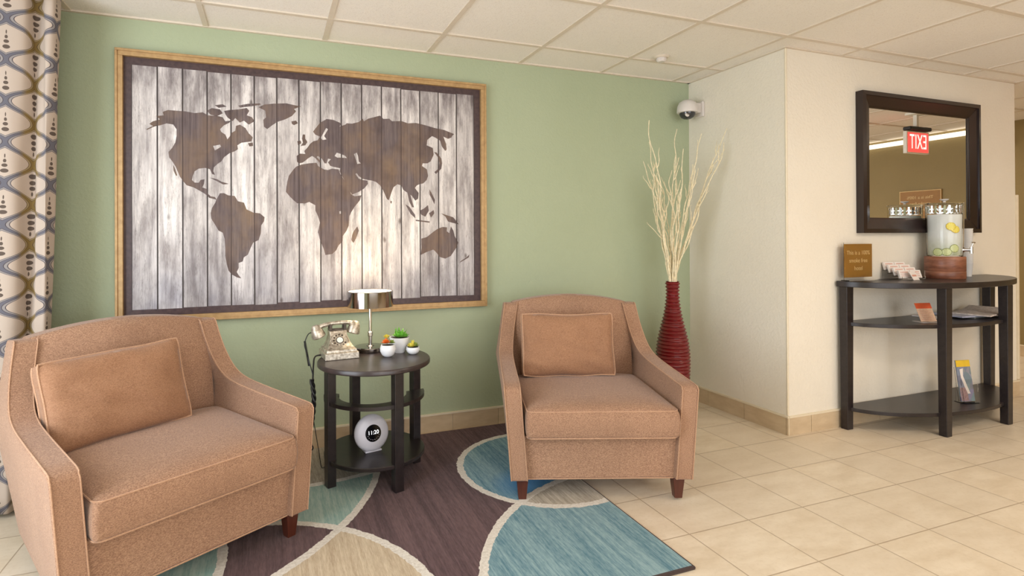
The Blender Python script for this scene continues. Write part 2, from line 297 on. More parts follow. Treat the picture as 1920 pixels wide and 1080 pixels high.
baseboard('baseboard_corner', (2.3, -D), (2.3, 1.9), (1, 0))
M_base_dark = M_base
baseboard('baseboard_right', (XR_, 2.0), (XR_, YB_), (-1, 0))
# plastic corner guard at the far end of the mirror wall
bm = B(); box(bm, (2.302, -D-0.001, 0.80), (0.022, 0.022, 1.36)); struct('trim_1', bm, M_caulk, bevel=0.004)
bm = B(); box(bm, (0.003, -D+0.003, 0.115+(H-0.115)/2), (0.012, 0.012, H-0.115)); struct('trim_2', bm, M_caulk, bevel=0.005)
# white crown strip along the khaki wall
M_strip = lite('lit valance strip', (1.0, 0.93, 0.8, 1), 1.1)
bm = B(); box(bm, (XR_-0.03, -3.45, H-0.055), (0.05, 4.9, 0.045)); struct('trim_3', bm, M_strip)

# suspended-ceiling grid: T-bars each way, wall angle round the edges
g = 0.6096; gx, gy = 0.1557, 0.3259
bm = B(); bw = 0.026
def bar(x0, y0, x1, y1, wd=bw):
    box(bm, ((x0+x1)/2, (y0+y1)/2, H-(0.003 if x0 == x1 else 0.0036)), (abs(x1-x0)+wd, abs(y1-y0)+wd, 0.007))
for k in range(-7, 8):
    X_ = -gx-k*g
    if X_ < XL_ or X_ > XR_: continue
    y1 = -0.013 if X_ < 0 else (-D-0.012 if X_ < 2.3 else 1.98)
    bar(X_, y1, X_, YB_+0.02)
for k in range(-4, 10):
    Y_ = -gy-k*g
    if Y_ < YB_: continue
    x0 = XL_+0.02 if Y_ < 0 else 2.33
    if Y_ > -D and Y_ < 0:
        bar(XL_+0.02, Y_, -0.02, Y_); bar(2.33, Y_, XR_-0.06, Y_)
    else: bar(x0, Y_, XR_-0.06, Y_)
struct('ceiling_grid', bm, M_tbar)
bm = B()
def ang(x0, y0, x1, y1): box(bm, ((x0+x1)/2, (y0+y1)/2, H-0.004), (max(abs(x1-x0), 0.02), max(abs(y1-y0), 0.02), 0.009))
ang(XL_, -0.01, 0, -0.01); ang(-0.01, 0, -0.01, -D); ang(-0.02, -D-0.01, 2.32, -D-0.01); ang(2.31, -D, 2.31, 2.0)
struct('ceiling_trim', bm, M_tbar)

# ceiling lights, out of frame, that light the room
M_panel = lite('lit acrylic panel', (1.0, 0.9, 0.75, 1), 1.6)
for i, (tx, ty) in enumerate(TROFFERS):
    l = thing('ceiling_light', ['recessed ceiling light behind the camera on the left', 'recessed ceiling light in front of the console table', 'recessed ceiling light at the far right of the room', 'added unseen ceiling light brightening the side corridor wall'][i], 'ceiling light', (tx, ty, H))
    bm = B()
    for sx_, sy_, lx, ly in [(0, 0.29, 1.22, 0.03), (0, -0.29, 1.22, 0.03), (0.595, 0, 0.03, 0.61), (-0.595, 0, 0.03, 0.61)]: box(bm, (sx_, sy_, -0.012), (lx, ly, 0.022))
    obj('frame', bm, M_white, l)
    bm = B(); box(bm, (0, 0, -0.008), (1.16, 0.55, 0.01)); obj('diffuser', bm, M_panel, l)

# ------------------------------------------------------------------ rug (woven pattern of overlapping circles)
t = NT('rug pile'); co = t.coord(); x, y, z = t.sep(co)
wob = t.math('MULTIPLY', t.math('SUBTRACT', t.noise(co, 45, 2), 0.5), 0.018)
def circ(cx, cy, r):
    dx = t.math('SUBTRACT', x, cx); dy = t.math('SUBTRACT', y, cy)
    d = t.math('SQRT', t.math('ADD', t.math('MULTIPLY', dx, dx), t.math('MULTIPLY', dy, dy)))
    d = t.math('ADD', t.math('SUBTRACT', d, r), wob)
    inside = t.math('LESS_THAN', d, 0.0)
    line = t.math('LESS_THAN', t.math('ABSOLUTE', d), 0.017)
    return inside, line
A_ = circ(-1.555, -0.675, 0.44); Bc = circ(-1.319, -1.781, 0.948); Dc = circ(-3.659, -0.113, 1.319)
Ec = circ(-3.093, -1.496, 0.73); Fc = circ(-2.75, 0.9, 1.40); Gc = circ(-3.905, -1.0, 0.85)
AND = lambda a, b: t.math('MULTIPLY', a, b)
NOT = lambda a: t.math('SUBTRACT', 1.0, a)
st = t.noise(t.scale(co, (55, 1.6, 1)), 1.0, 4, 0.65)
st2 = t.noise(t.scale(co, (14, 0.8, 1)), 1.0, 3, 0.6)
st3 = t.noise(t.scale(co, (160, 22, 1)), 1.0, 3, 0.7)
stf = t.step(t.math('ADD', t.math('ADD', t.math('MULTIPLY', st, 0.4), t.math('MULTIPLY', st2, 0.25)), t.math('MULTIPLY', st3, 0.35)), 0.41, 0.59)
brown = t.mix(stf, rgb(74, 52, 54), rgb(108, 82, 82))
teal = t.mix(stf, rgb(82, 122, 136), rgb(146, 174, 178))
teal2 = t.mix(stf, rgb(128, 160, 152), rgb(172, 190, 178))
beige = t.mix(stf, rgb(178, 156, 128), rgb(212, 194, 166))
grey = t.mix(stf, rgb(150, 138, 120), rgb(196, 184, 166))
c = brown
c = t.mix(AND(Dc[0], NOT(Ec[0])), c, teal2)
c = t.mix(AND(Ec[0], NOT(Dc[0])), c, beige)
c = t.mix(AND(AND(Ec[0], Dc[0]), Gc[0]), c, teal2)
c = t.mix(AND(Fc[0], Dc[0]), c, grey)
c = t.mix(Bc[0], c, teal)
c = t.mix(AND(A_[0], NOT(Bc[0])), c, teal)
c = t.mix(AND(A_[0], Bc[0]), c, grey)
blue_d = t.math('SQRT', t.math('ADD', t.math('POWER', t.math('SUBTRACT', x, -1.73), 2.0), t.math('POWER', t.math('SUBTRACT', y, -0.85), 2.0)))
blue = t.math('SUBTRACT', 1.0, t.step(blue_d, 0.07, 0.2))
c = t.mix(AND(AND(A_[0], NOT(Bc[0])), t.math('MULTIPLY', blue, 0.85)), c, rgb(52, 126, 178))
lines = t.math('MAXIMUM', A_[1], AND(Bc[1], t.math('LESS_THAN', y, -0.82)))
lines = t.math('MAXIMUM', lines, t.math('MAXIMUM', Dc[1], Ec[1]))
lines = t.math('MAXIMUM', lines, t.math('MAXIMUM', AND(Fc[1], Dc[0]), AND(Gc[1], Ec[0])))
c = t.mix(lines, c, t.mix(t.step(t.noise(co, 90, 2), 0.3, 0.7), rgb(206, 196, 182), rgb(232, 225, 214)))
edge = t.math('MAXIMUM', t.math('GREATER_THAN', x, -1.478), t.math('LESS_THAN', y, -1.626))
c = t.mix(edge, c, rgb(72, 58, 54))
t.bump(t.math('ADD', t.noise(co, 700, 2), st), 0.6, 0.003)
M_rug = t.fin(c, 0.95, spec=0.05, **{'Sheen Weight': 0.12})
bm = B(); box(bm, (-2.55, -0.836, 0.006), (2.16, 1.602, 0.0115))
tag(obj('area_rug', bm, M_rug, bevel=0.004), 'brown rug with teal and beige overlapping circles outlined in cream', 'rug')

# ------------------------------------------------------------------ framed world map
t = NT('whitewashed plank print'); co = t.coord(); x, y, z = t.sep(co)
px0, pw = -3.546, 0.116
pk = t.math('DIVIDE', t.math('SUBTRACT', x, px0), pw); pid = t.math('FLOOR', pk); pf = t.math('FRACT', pk)
r1, rc = t.wn(pid, '1D')
off = t.comb(t.math('MULTIPLY', r1, 7.0), 0.0, t.math('MULTIPLY', r1, 11.0))
va = t.n('ShaderNodeVectorMath', operation='ADD'); t.put(va.inputs[0], co); t.put(va.inputs[1], off); cc = va.outputs[0]
grain = t.noise(t.scale(cc, (34, 1, 2.2)), 1.0, 7, 0.62)
fine = t.noise(t.scale(cc, (260, 1, 14)), 1.0, 3, 0.6)
blot = t.noise(t.scale(cc, (10, 1, 3.2)), 1.0, 5, 0.65)
c = t.mix(t.step(grain, 0.34, 0.58), rgb(178, 170, 168), rgb(240, 233, 228))
c = t.mix(t.math('MULTIPLY', t.step(blot, 0.47, 0.70), 0.8), c, rgb(126, 114, 112))
c = t.mix(t.math('MULTIPLY', t.step(fine, 0.58, 0.75), 0.45), c, rgb(120, 108, 104))
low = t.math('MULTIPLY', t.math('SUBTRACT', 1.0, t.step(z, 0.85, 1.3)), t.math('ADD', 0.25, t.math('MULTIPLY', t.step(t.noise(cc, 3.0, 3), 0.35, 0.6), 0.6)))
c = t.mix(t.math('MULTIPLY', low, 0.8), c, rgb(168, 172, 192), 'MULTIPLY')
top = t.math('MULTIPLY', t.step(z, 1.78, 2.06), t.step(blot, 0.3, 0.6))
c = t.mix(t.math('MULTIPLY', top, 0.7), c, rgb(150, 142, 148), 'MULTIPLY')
c = t.mix(t.math('MULTIPLY', r1, 0.5), c, rgb(176, 172, 174), 'MULTIPLY')
crk = t.noise(t.scale(cc, (26, 1, 1.4)), 1.0, 5, 0.75)
c = t.mix(t.math('MULTIPLY', t.math('SUBTRACT', 1.0, t.step(t.math('ABSOLUTE', t.math('SUBTRACT', crk, 0.5)), 0.0, 0.008)), 0.55), c, rgb(70, 58, 54))
vk = t.n('ShaderNodeTexVoronoi'); t.put(vk.inputs['Vector'], t.scale(cc, (8.5, 1, 4.2))); vk.inputs['Scale'].default_value = 1.0
c = t.mix(t.math('MULTIPLY', t.math('SUBTRACT', 1.0, t.step(vk.outputs[0], 0.04, 0.10)), 0.7), c, rgb(72, 56, 50))
seam = t.math('SUBTRACT', 1.0, t.step(t.math('MINIMUM', pf, t.math('SUBTRACT', 1.0, pf)), 0.018, 0.042))
c = t.mix(seam, c, rgb(50, 40, 38))
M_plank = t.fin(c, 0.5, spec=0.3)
t = NT('stained landmass print'); co = t.coord(); x, y, z = t.sep(co)
pk = t.math('DIVIDE', t.math('SUBTRACT', x, px0), pw); pf = t.math('FRACT', pk); r1, rc = t.wn(t.math('FLOOR', pk), '1D')
grain = t.noise(t.scale(co, (90, 1, 3)), 1.0, 5, 0.7); blot = t.noise(t.scale(co, (5, 1, 3)), 1.3, 4, 0.6)
c = t.mix(t.step(grain, 0.35, 0.65), rgb(78, 66, 66), rgb(120, 106, 104))
c = t.mix(t.math('MULTIPLY', t.step(blot, 0.42, 0.7), 0.75), c, rgb(136, 110, 84))
c = t.mix(t.math('MULTIPLY', t.step(t.noise(co, 6.0, 3), 0.5, 0.75), 0.6), c, rgb(62, 48, 48))
c = t.mix(t.math('MULTIPLY', r1, 0.3), c, rgb(78, 60, 60))
seam = t.math('SUBTRACT', 1.0, t.step(t.math('MINIMUM', pf, t.math('SUBTRACT', 1.0, pf)), 0.012, 0.03))
c = t.mix(t.math('MULTIPLY', seam, 0.8), c, rgb(56, 40, 36))
M_land = t.fin(c, 0.5, spec=0.3)
t = NT('gilded frame'); co = t.coord(); f = t.noise(t.scale(co, (6, 6, 6)), 6, 4)
M_gold = t.fin(t.mix(t.step(f, 0.3, 0.7), rgb(166, 132, 88), rgb(188, 154, 106)), 0.38, 0.25, spec=0.5)
t = NT('dark mat border'); co = t.coord(); f = t.noise(t.scale(co, (30, 1, 30)), 1.5, 4)
M_mat = t.fin(t.mix(t.step(f, 0.3, 0.7), rgb(58, 40, 42), rgb(78, 58, 56)), 0.42, spec=0.5)
fm = thing('framed_map', 'world map on whitewashed planks in a gold frame on the green wall', 'picture', (0, 0, 0))
fx0, fx1, fz0, fz1, fwid = -3.614, -1.615, 0.755, 2.14, 0.034
bm = B()
for (a0, a1, b0, b1) in [(fx0, fx1, fz1-fwid, fz1), (fx0, fx1, fz0, fz0+fwid), (fx0, fx0+fwid, fz0+fwid, fz1-fwid), (fx1-fwid, fx1, fz0+fwid, fz1-fwid)]:
    box(bm, ((a0+a1)/2, -0.016, (b0+b1)/2), (a1-a0, 0.032, b1-b0))
    ins = 0.009
for (a0, a1, b0, b1) in [(fx0, fx1, fz1-0.012, fz1), (fx0, fx1, fz0, fz0+0.012), (fx0, fx0+0.012, fz0+0.012, fz1-0.012), (fx1-0.012, fx1, fz0+0.012, fz1-0.012)]:
    box(bm, ((a0+a1)/2, -0.035, (b0+b1)/2), (a1-a0, 0.008, b1-b0))
obj('frame', bm, M_gold, fm, bevel=0.002)
bm = B(); box(bm, ((fx0+fx1)/2, -0.005, (fz0+fz1)/2), (fx1-fx0-0.06, 0.010, fz1-fz0-0.06)); obj('dark_border', bm, M_mat, fm)
bm = B()
for k in range(16):
    a0 = px0+k*pw; a1 = a0+pw; ju = random.uniform(-0.004, 0.004); jd = random.uniform(-0.005, 0.005)
    box(bm, ((a0+a1)/2, -0.0108, 1.447+(ju+jd)/2), (pw, 0.0025, 1.242+(ju-jd)))
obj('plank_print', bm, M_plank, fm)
bm = B()
for k, P in enumerate(LAND): prism(bm, P, 0, 0.0008, Matrix(((1, 0, 0, 0), (0, 0, -1, -0.0121), (0, 1, 0, 0), (0, 0, 0, 1))))
for k, P in enumerate(LAKES): prism(bm, P, 0, 0.0007, Matrix(((1, 0, 0, 0), (0, 0, -1, -0.0130), (0, 1, 0, 0), (0, 0, 0, 1))), mi=1)
obj('continents', bm, [M_land, M_plank], fm)

# ------------------------------------------------------------------ curtain
t = NT('ogee curtain fabric'); uv = t.coord('UV'); u, v, _z = t.sep(uv)
def cosv(a): return t.math('COSINE', t.math('MULTIPLY', a, 2*PI))
wv = t.math('MULTIPLY', cosv(v), 0.25)
fu = t.math('FRACT', u)
dist = None
for n_, sg in [(0, 1), (0.5, -1), (1.0, 1)]:
    cu_ = t.math('MULTIPLY_ADD', wv, sg, n_)
    d = t.math('ABSOLUTE', t.math('SUBTRACT', fu, cu_))
    dist = d if dist is None else t.math('MINIMUM', dist, d)
base = rgb(182, 166, 152)
mixf = t.step(t.math('COSINE', t.math('MULTIPLY', t.math('SUBTRACT', u, 0.25), 2*PI)), -0.25, 0.35)
band = t.mix(mixf, rgb(100, 98, 106), rgb(128, 106, 64))
inner = t.mix(mixf, rgb(140, 134, 132), rgb(152, 134, 100))
dark = t.mix(mixf, rgb(76, 68, 72), rgb(92, 74, 56))
c = base
c = t.mix(t.math('LESS_THAN', dist, 0.098), c, dark)
c = t.mix(t.math('LESS_THAN', dist, 0.086), c, inner)
c = t.mix(t.math('LESS_THAN', dist, 0.048), c, dark)
c = t.mix(t.math('LESS_THAN', dist, 0.036), c, band)
fv = t.math('FRACT', v)
def dot(cu_, cv_, ru, rv):
    a = t.math('DIVIDE', t.math('SUBTRACT', fu, cu_), ru); b_ = t.math('DIVIDE', t.math('SUBTRACT', fv, cv_), rv)
    return t.math('LESS_THAN', t.math('ADD', t.math('MULTIPLY', a, a), t.math('MULTIPLY', b_, b_)), 1.0)
dots = None
for a in [(0.25, 0.71, 0.080, 0.062), (0.25, 0.55, 0.062, 0.056), (0.25, 0.41, 0.056, 0.054), (0.25, 0.27, 0.018, 0.055),
          (0.75, 0.80, 0.058, 0.050), (0.75, 0.93, 0.042, 0.042), (0.75, 0.04, 0.024, 0.045), (0.75, 0.16, 0.010, 0.05)]:
    d = dot(*a); dots = d if dots is None else t.math('MAXIMUM', dots, d)
c = t.mix(dots, c, rgb(92, 80, 72))
t.bump(t.noise(t.coord(), 900, 1), 0.3, 0.0006)
M_curt = t.fin(c, 0.85, spec=0.15)
bm = B(); uvl = bm.loops.layers.uv.new('UVMap')
plan = spline([(-4.62, -0.30, 0), (-4.54, -0.37, 0), (-4.44, -0.26, 0), (-4.33, -0.36, 0), (-4.21, -0.27, 0), (-4.10, -0.34, 0), (-3.99, -0.35, 0), (-3.915, -0.335, 0), (-3.885, -0.265, 0), (-3.855, -0.30, 0), (-3.825, -0.315, 0), (-3.808, -0.27, 0), (-3.82, -0.23, 0)], 10)
arc = [0]
for a, b in zip(plan, plan[1:]): arc.append(arc[-1]+(b-a).length)
nz_ = 30; rows = []
for j in range(nz_+1):
    zz = 0.022+(H-0.03-0.022)*j/nz_; k = zz/H; row = []
    for i, p_ in enumerate(plan):
        s_ = (p_.x+4.62)/0.8
        dx = s_*(0.062*(k-0.35)) + 0.004*math.sin(zz*5+i*0.4)
        row.append(bm.verts.new((p_.x+dx, p_.y+0.012*math.sin(i*0.33+zz*1.7)*(1-k), zz)))
    rows.append(row)
UO = arc[60]
for j in range(nz_):
    for i in range(len(plan)-1):
        f = bm.faces.new((rows[j][i], rows[j][i+1], rows[j+1][i+1], rows[j+1][i])); f.smooth = True
        for lp, (ii, jj) in zip(f.loops, [(i, j), (i+1, j), (i+1, j+1), (i, j+1)]):
            lp[uvl].uv = ((arc[ii]-UO)/0.235+0.62, (0.022+(H-0.052)*jj/nz_)/0.1755+0.40)
o = obj('curtain', bm, M_curt, nofix=True); sm = o.modifiers.new('thick', 'SOLIDIFY'); sm.thickness = 0.003
tag(o, 'floor-length patterned curtain with blue and gold ogee bands at the left edge', 'curtain')
# ------------------------------------------------------------------ armchairs
def fabric(name, a, b_, d):
    t = NT(name); co = t.coord()
    wv1 = t.noise(t.scale(co, (1, 1, 1.8)), 210, 3, 0.75); wv2 = t.noise(co, 75, 3, 0.7); big = t.noise(co, 5, 3, 0.6)
    c = t.mix(t.step(wv1, 0.36, 0.64), a, b_)
    c = t.mix(t.math('MULTIPLY', t.step(wv2, 0.5, 0.7), 0.35), c, d)
    c = t.mix(t.math('MULTIPLY', t.step(big, 0.4, 0.65), 0.18), c, d)
    t.bump(t.math('ADD', wv1, t.math('MULTIPLY', big, 1.5)), 0.55, 0.002)
    return t.fin(c, 0.9, spec=0.12, **{'Sheen Weight': 0.25, 'Sheen Roughness': 0.4})
M_fab = fabric('tan chenille', rgb(134, 100, 80), rgb(182, 145, 117), rgb(128, 95, 76))
M_pip = fabric('tan piping', rgb(172, 132, 104), rgb(196, 158, 128), rgb(160, 122, 96))
M_pil = fabric('tan pillow velvet', rgb(142, 103, 77), rgb(172, 131, 101), rgb(130, 94, 72))
t = NT('dark red-brown wood leg'); co = t.coord(); f = t.noise(t.scale(co, (40, 40, 4)), 1, 4)
M_leg = t.fin(t.mix(f, rgb(58, 24, 16), rgb(92, 46, 32)), 0.3, spec=0.5)

def xo(y, z):          # outer half-width of the chair at depth y, height z
    v = 0.405+0.073*(min(z, 0.5)-0.09)/1.0*1.0
    if z > 0.5: v -= 0.16*(z-0.5)
    return v-0.018*max(0, y)-(0.115*max(0, 0.5-z)*max(0, y) if z < 0.5 else 0)
AT = 0.078
side_prof = [(0.0, 0.092), (0.0, 0.478), (0.006, 0.495), (0.022, 0.506)] + [tuple(q) for q in [(0.12, 0.512), (0.26, 0.519), (0.40, 0.528), (0.48, 0.537), (0.54, 0.552), (0.585, 0.577), (0.62, 0.613), (0.65, 0.66), (0.675, 0.72), (0.693, 0.785)]] + [(0.715, 0.795), (0.795, 0.79), (0.80, 0.775), (0.755, 0.50), (0.68, 0.092)]
def slices(bm, axis, vals):
    n = [0, 0, 0]; n[axis] = 1
    for v in vals:
        c = [0, 0, 0]; c[axis] = v
        bmesh.ops.bisect_plane(bm, geom=bm.verts[:]+bm.edges[:]+bm.faces[:], plane_co=c, plane_no=n, dist=1e-5)
def side_piece(sg):
    bm = B()
    M = Matrix(((0, 0, 1, 0), (1, 0, 0, 0), (0, 1, 0, 0), (0, 0, 0, 1)))   # (y, z, x) -> x,y,z
    prism(bm, side_prof, 0, 1, M)
    slices(bm, 2, [0.2, 0.3, 0.4, 0.5, 0.56, 0.62, 0.68, 0.74])
    slices(bm, 1, [0.1, 0.2, 0.3, 0.4, 0.5, 0.6, 0.7])
    for v in bm.verts:
        x_, y_, z_ = v.co
        o_ = xo(y_, z_); i_ = o_-AT
        bulge = 0.0
        v.co.x = sg*(i_+(o_-i_)*x_+bulge)
    return bm
def peak(x_): return 0.795+0.045*(1-(x_/0.31)**2)
def backrest_bm():
    bm = B(); nx, W_ = 14, 0.352
    prof = [(0.600, 0.30), (0.606, 0.44), (0.624, 0.56), (0.652, 0.68), (0.684, None), (0.712, 'p'), (0.795, 'p'), (0.80, None), (0.755, 0.5), (0.682, 0.092), (0.60, 0.092)]
    rows = []
    for i in range(nx+1):
        s_ = -1+2*i/nx; row = []
        for (y_, z_) in prof:
            wx = W_-0.02 if (z_ is None or z_ == 'p') else (W_-0.045 if z_ == 0.092 else W_-0.012)
            x_ = s_*wx; pk_ = 0.797+0.042*(1-s_*s_)
            zz = pk_ if z_ == 'p' else (pk_-0.03 if z_ is None else z_)
            yy = y_
            if y_ < 0.7: yy = y_+0.022*(s_*s_) - 0.012*(1-s_*s_)*(1 if z_ not in (0.092,) else 0)
            row.append(bm.verts.new((x_, yy, zz)))
        rows.append(row)
    n = len(prof)
    for A, Bq in zip(rows, rows[1:]):
        for k in range(n): bm.faces.new((A[k], A[(k+1) % n], Bq[(k+1) % n], Bq[k]))
    bm.faces.new(rows[0]); bm.faces.new(rows[-1][::-1])
    return bm
def cushion_bm(w_, d_, z0, z1, crown):
    bm = B(); box(bm, (0, 0, 0), (1, 1, 1))
    slices(bm, 0, [-0.46, -0.4, -0.3, -0.2, -0.1, 0, 0.1, 0.2, 0.3, 0.4, 0.46]); slices(bm, 1, [-0.46, -0.4, -0.3, -0.2, -0.1, 0, 0.1, 0.2, 0.3, 0.4, 0.46]); slices(bm, 2, [-0.3, 0, 0.3])
    for v in bm.verts:
        x_, y_, z_ = v.co; q = (1-(2*x_)**4)*(1-(2*y_)**4); q = max(q, 0)**0.6
        zz = z0+(z1-z0)*(z_+0.5) + (crown*q*(2*z_) if z_ > 0 else -0.004*q)
        side = 1-(2*z_)**2
        v.co = (x_*w_+math.copysign(0.006*side, x_)*(abs(x_) > 0.49), y_*d_+math.copysign(0.010*side, y_)*(abs(y_) > 0.49), zz)
    return bm
def loop_pipe(bm, w_, d_, z_, r, rc=0.02):
    pts = []
    for cx_, cy_, a0 in [(w_/2-rc, d_/2-rc, 0), (-w_/2+rc, d_/2-rc, 90), (-w_/2+rc, -d_/2+rc, 180), (w_/2-rc, -d_/2+rc, 270)]:
        for k in range(5):
            a = math.radians(a0+k*22.5); pts.append((cx_+rc*math.cos(a), cy_+rc*math.sin(a), z_))
    tube(bm, pts, r, 6, closed=True)

def make_chair(label, loc, rz):
    c = thing('armchair', label, 'armchair', loc, rz, 'tan upholstered armchairs')
    bm = B(); prism(bm, [(-0.345, 0.026), (0.345, 0.026), (0.30, 0.64), (-0.30, 0.64)], 0.092, 0.284); slices(bm, 0, [-.2, 0, .2]); obj('seat_base', bm, M_fab, c, bevel=0.006)
    bm = B(); tube(bm, spline([(-0.335, 0.025, 0.092), (-0.3, 0.025, 0.092), (0.3, 0.025, 0.092), (0.335, 0.025, 0.092)], 4), 0.0028, 6)
    obj('welt', bm, M_pip, c)
    obj('backrest', backrest_bm(), M_fab, c, bevel=0.012, seg=3)
    for sg in (-1, 1):
        a = obj('arm', side_piece(sg), M_fab, c, bevel=0.011, seg=3)
        bm = B()
        for off in (0.004, AT-0.004):
            fp = [(sg*(xo(0, z_)-off), -0.002, z_) for z_ in (0.095, 0.2, 0.3, 0.4, 0.48)]
            top = []
            for (y_, z_) in side_prof[3:15]: top.append((sg*(xo(y_, z_)-off), y_-0.001, z_+0.000))
            tube(bm, spline(fp+[(sg*(xo(0, .5)-off), 0.004, 0.494)]+top, 4), 0.0025, 6)
        obj('piping', bm, M_pip, a)
    cu = obj('seat_cushion', cushion_bm(0.668, 0.630, 0.286, 0.410, 0.030), M_fab, c, loc=(0, 0.284, 0), bevel=0.016, seg=3)
    bm = B(); loop_pipe(bm, 0.666, 0.628, 0.406, 0.003, 0.03); loop_pipe(bm, 0.666, 0.628, 0.290, 0.003, 0.03); obj('piping', bm, M_pip, cu)
    for sx_, y_ in [(-1, 0.045), (1, 0.045), (-0.9, 0.62), (0.9, 0.62)]:
        bm = B(); vs_ = box(bm, (0, 0, 0.045), (0.052, 0.052, 0.094))
        for v in vs_:
            if v.co.z < 0.02: v.co.x *= 0.66; v.co.y *= 0.66
        obj('leg', bm, M_leg, c, loc=(sx_*0.350, y_, 0), bevel=0.003)
    return c
RC = (-1.51, -1.119, -0.338); LC = (-3.095, -1.134, 0.54)
make_chair('tan upholstered armchair with a centred pillow, between side table and red vase', (RC[0], RC[1], 0.012), RC[2])
make_chair('tan upholstered armchair beside the patterned curtain, cut by the photo bottom', (LC[0], LC[1], 0.012), LC[2])

def local(q, x_, y_, z_):
    c_, s_ = math.cos(q[2]), math.sin(q[2]); return (q[0]+c_*x_-s_*y_, q[1]+s_*x_+c_*y_, z_)
def pillow(label, q, x_, y_, z_, tilt, dz, roll, w_=0.50, h_=0.335, th=0.165, edge=0.062):
    p_ = thing('throw_pillow', label, 'pillow', local(q, x_, y_, z_), group='tan pillows on the armchairs', rot=(0, 0, 0))
    M = Matrix.Rotation(q[2]+dz, 4, 'Z') @ Matrix.Rotation(-tilt, 4, 'X') @ Matrix.Rotation(roll, 4, 'Y')
    p_.rotation_euler = M.to_euler()
    bm = B(); N = 22; grid = {}
    for sgn in (-1, 1):
        for i in range(N+1):
            for j in range(N+1):
                u_ = -1+2*i/N; v_ = -1+2*j/N
                q_ = max(0.0, (1-abs(u_)**3.2)*(1-abs(v_)**3.2))**0.55
                d_ = edge/2+(th-edge)/2*q_
                nx_ = mnoise.noise(Vector((u_*1.5, v_*1.5, 3.1*sgn+q[0])))
                wr = (0.014*mnoise.noise(Vector((u_*3.2+v_*2.5, v_*2.2, q[0]*7+sgn)))+0.015*mnoise.noise(Vector(((u_+v_)*6, (v_-u_)*2.2, q[0]*3+sgn)))*abs(u_))*q_**0.5
                xx = u_*w_/2*(1-0.05*(1-v_*v_)*abs(u_)**3); zz = h_/2+v_*h_/2*(1-0.06*(1-u_*u_)*abs(v_)**3)
                cr = 1-0.045*(abs(u_)*abs(v_))**5; xx *= cr; zz = h_/2+(zz-h_/2)*cr
                grid[sgn, i, j] = bm.verts.new((xx, sgn*(d_+wr), zz+0.008*nx_))
    for sgn in (-1, 1):
        for i in range(N):
            for j in range(N):
                a = [grid[sgn, i, j], grid[sgn, i+1, j], grid[sgn, i+1, j+1], grid[sgn, i, j+1]]
                bm.faces.new(a if sgn < 0 else a[::-1])
    ring = [(i, 0) for i in range(N)]+[(N, j) for j in range(N)]+[(i, N) for i in range(N, 0, -1)]+[(0, j) for j in range(N, 0, -1)]
    for a, b_ in zip(ring, ring[1:]+ring[:1]):
        bm.faces.new((grid[-1, a[0], a[1]], grid[1, a[0], a[1]], grid[1, b_[0], b_[1]], grid[-1, b_[0], b_[1]]))
    pf_ = [grid[-1, a[0], a[1]].co.copy() for a in ring]; pb_ = [grid[1, a[0], a[1]].co.copy() for a in ring]
    obj('cover', bm, M_pil, p_, smooth=True)
    bm = B(); tube(bm, pf_, 0.0042, 6, closed=True); tube(bm, pb_, 0.0042, 6, closed=True); obj('piping', bm, M_pip, p_)
pillow('tan pillow standing upright in the middle of the armchair by the red vase', RC, -0.052, 0.485, 0.440, 0.20, 0.0, 0.0)
pillow('tan pillow leaning in the left corner of the armchair by the curtain', LC, -0.088, 0.460, 0.430, 0.28, 0.06, -0.05, w_=0.50, h_=0.335)

# ------------------------------------------------------------------ round side table
t = NT('espresso wood'); co = t.coord(); f = t.noise(t.scale(co, (3, 40, 40)), 1.2, 5, 0.6)
M_esp = t.fin(t.mix(t.step(f, 0.3, 0.7), rgb(27, 21, 22), rgb(43, 35, 35)), 0.32, spec=0.5)
t = NT('espresso wood top'); co = t.coord(); f = t.noise(t.scale(co, (3, 34, 3)), 1.6, 5, 0.6)
M_espt = t.fin(t.mix(t.step(f, 0.3, 0.7), rgb(48, 39, 39), rgb(66, 55, 53)), 0.3, spec=0.5)
TX, TY, TZ = -2.400, -0.476, 0.585
ta = -0.50
tb = thing('side_table', 'round dark wood side table with shelves between the two armchairs', 'table', (TX, TY, 0.012), ta)
bm = B(); lathe(bm, [(0, 0.549), (0.272, 0.549), (0.276, 0.553), (0.276, 0.568), (0.272, 0.573), (0, 0.573)], 72); obj('tabletop', bm, M_espt, tb)
bm = B(); lathe(bm, [(0, 0.108), (0.243, 0.108), (0.246, 0.111), (0.246, 0.125), (0.243, 0.128), (0, 0.128)], 64); obj('lower_shelf', bm, M_esp, tb)
bm = B(); outer, inner_ = [], []
for k in range(41):
    a = math.radians(-172+ k*(196/40)); outer.append((0.246*math.cos(a), 0.246*math.sin(a))); inner_.append((0.165*math.cos(a), 0.165*math.sin(a)-0.03))
prism(bm, outer+inner_[::-1], 0.385, 0.403); obj('middle_shelf', bm, M_esp, tb)
for k in range(4):
    a = math.radians(45+90*k); bm = B(); box(bm, (0.232*math.cos(a), 0.232*math.sin(a), 0.2745), (0.046, 0.042, 0.549), rz=a+PI/2)
    obj('leg', bm, M_esp, tb, bevel=0.003)

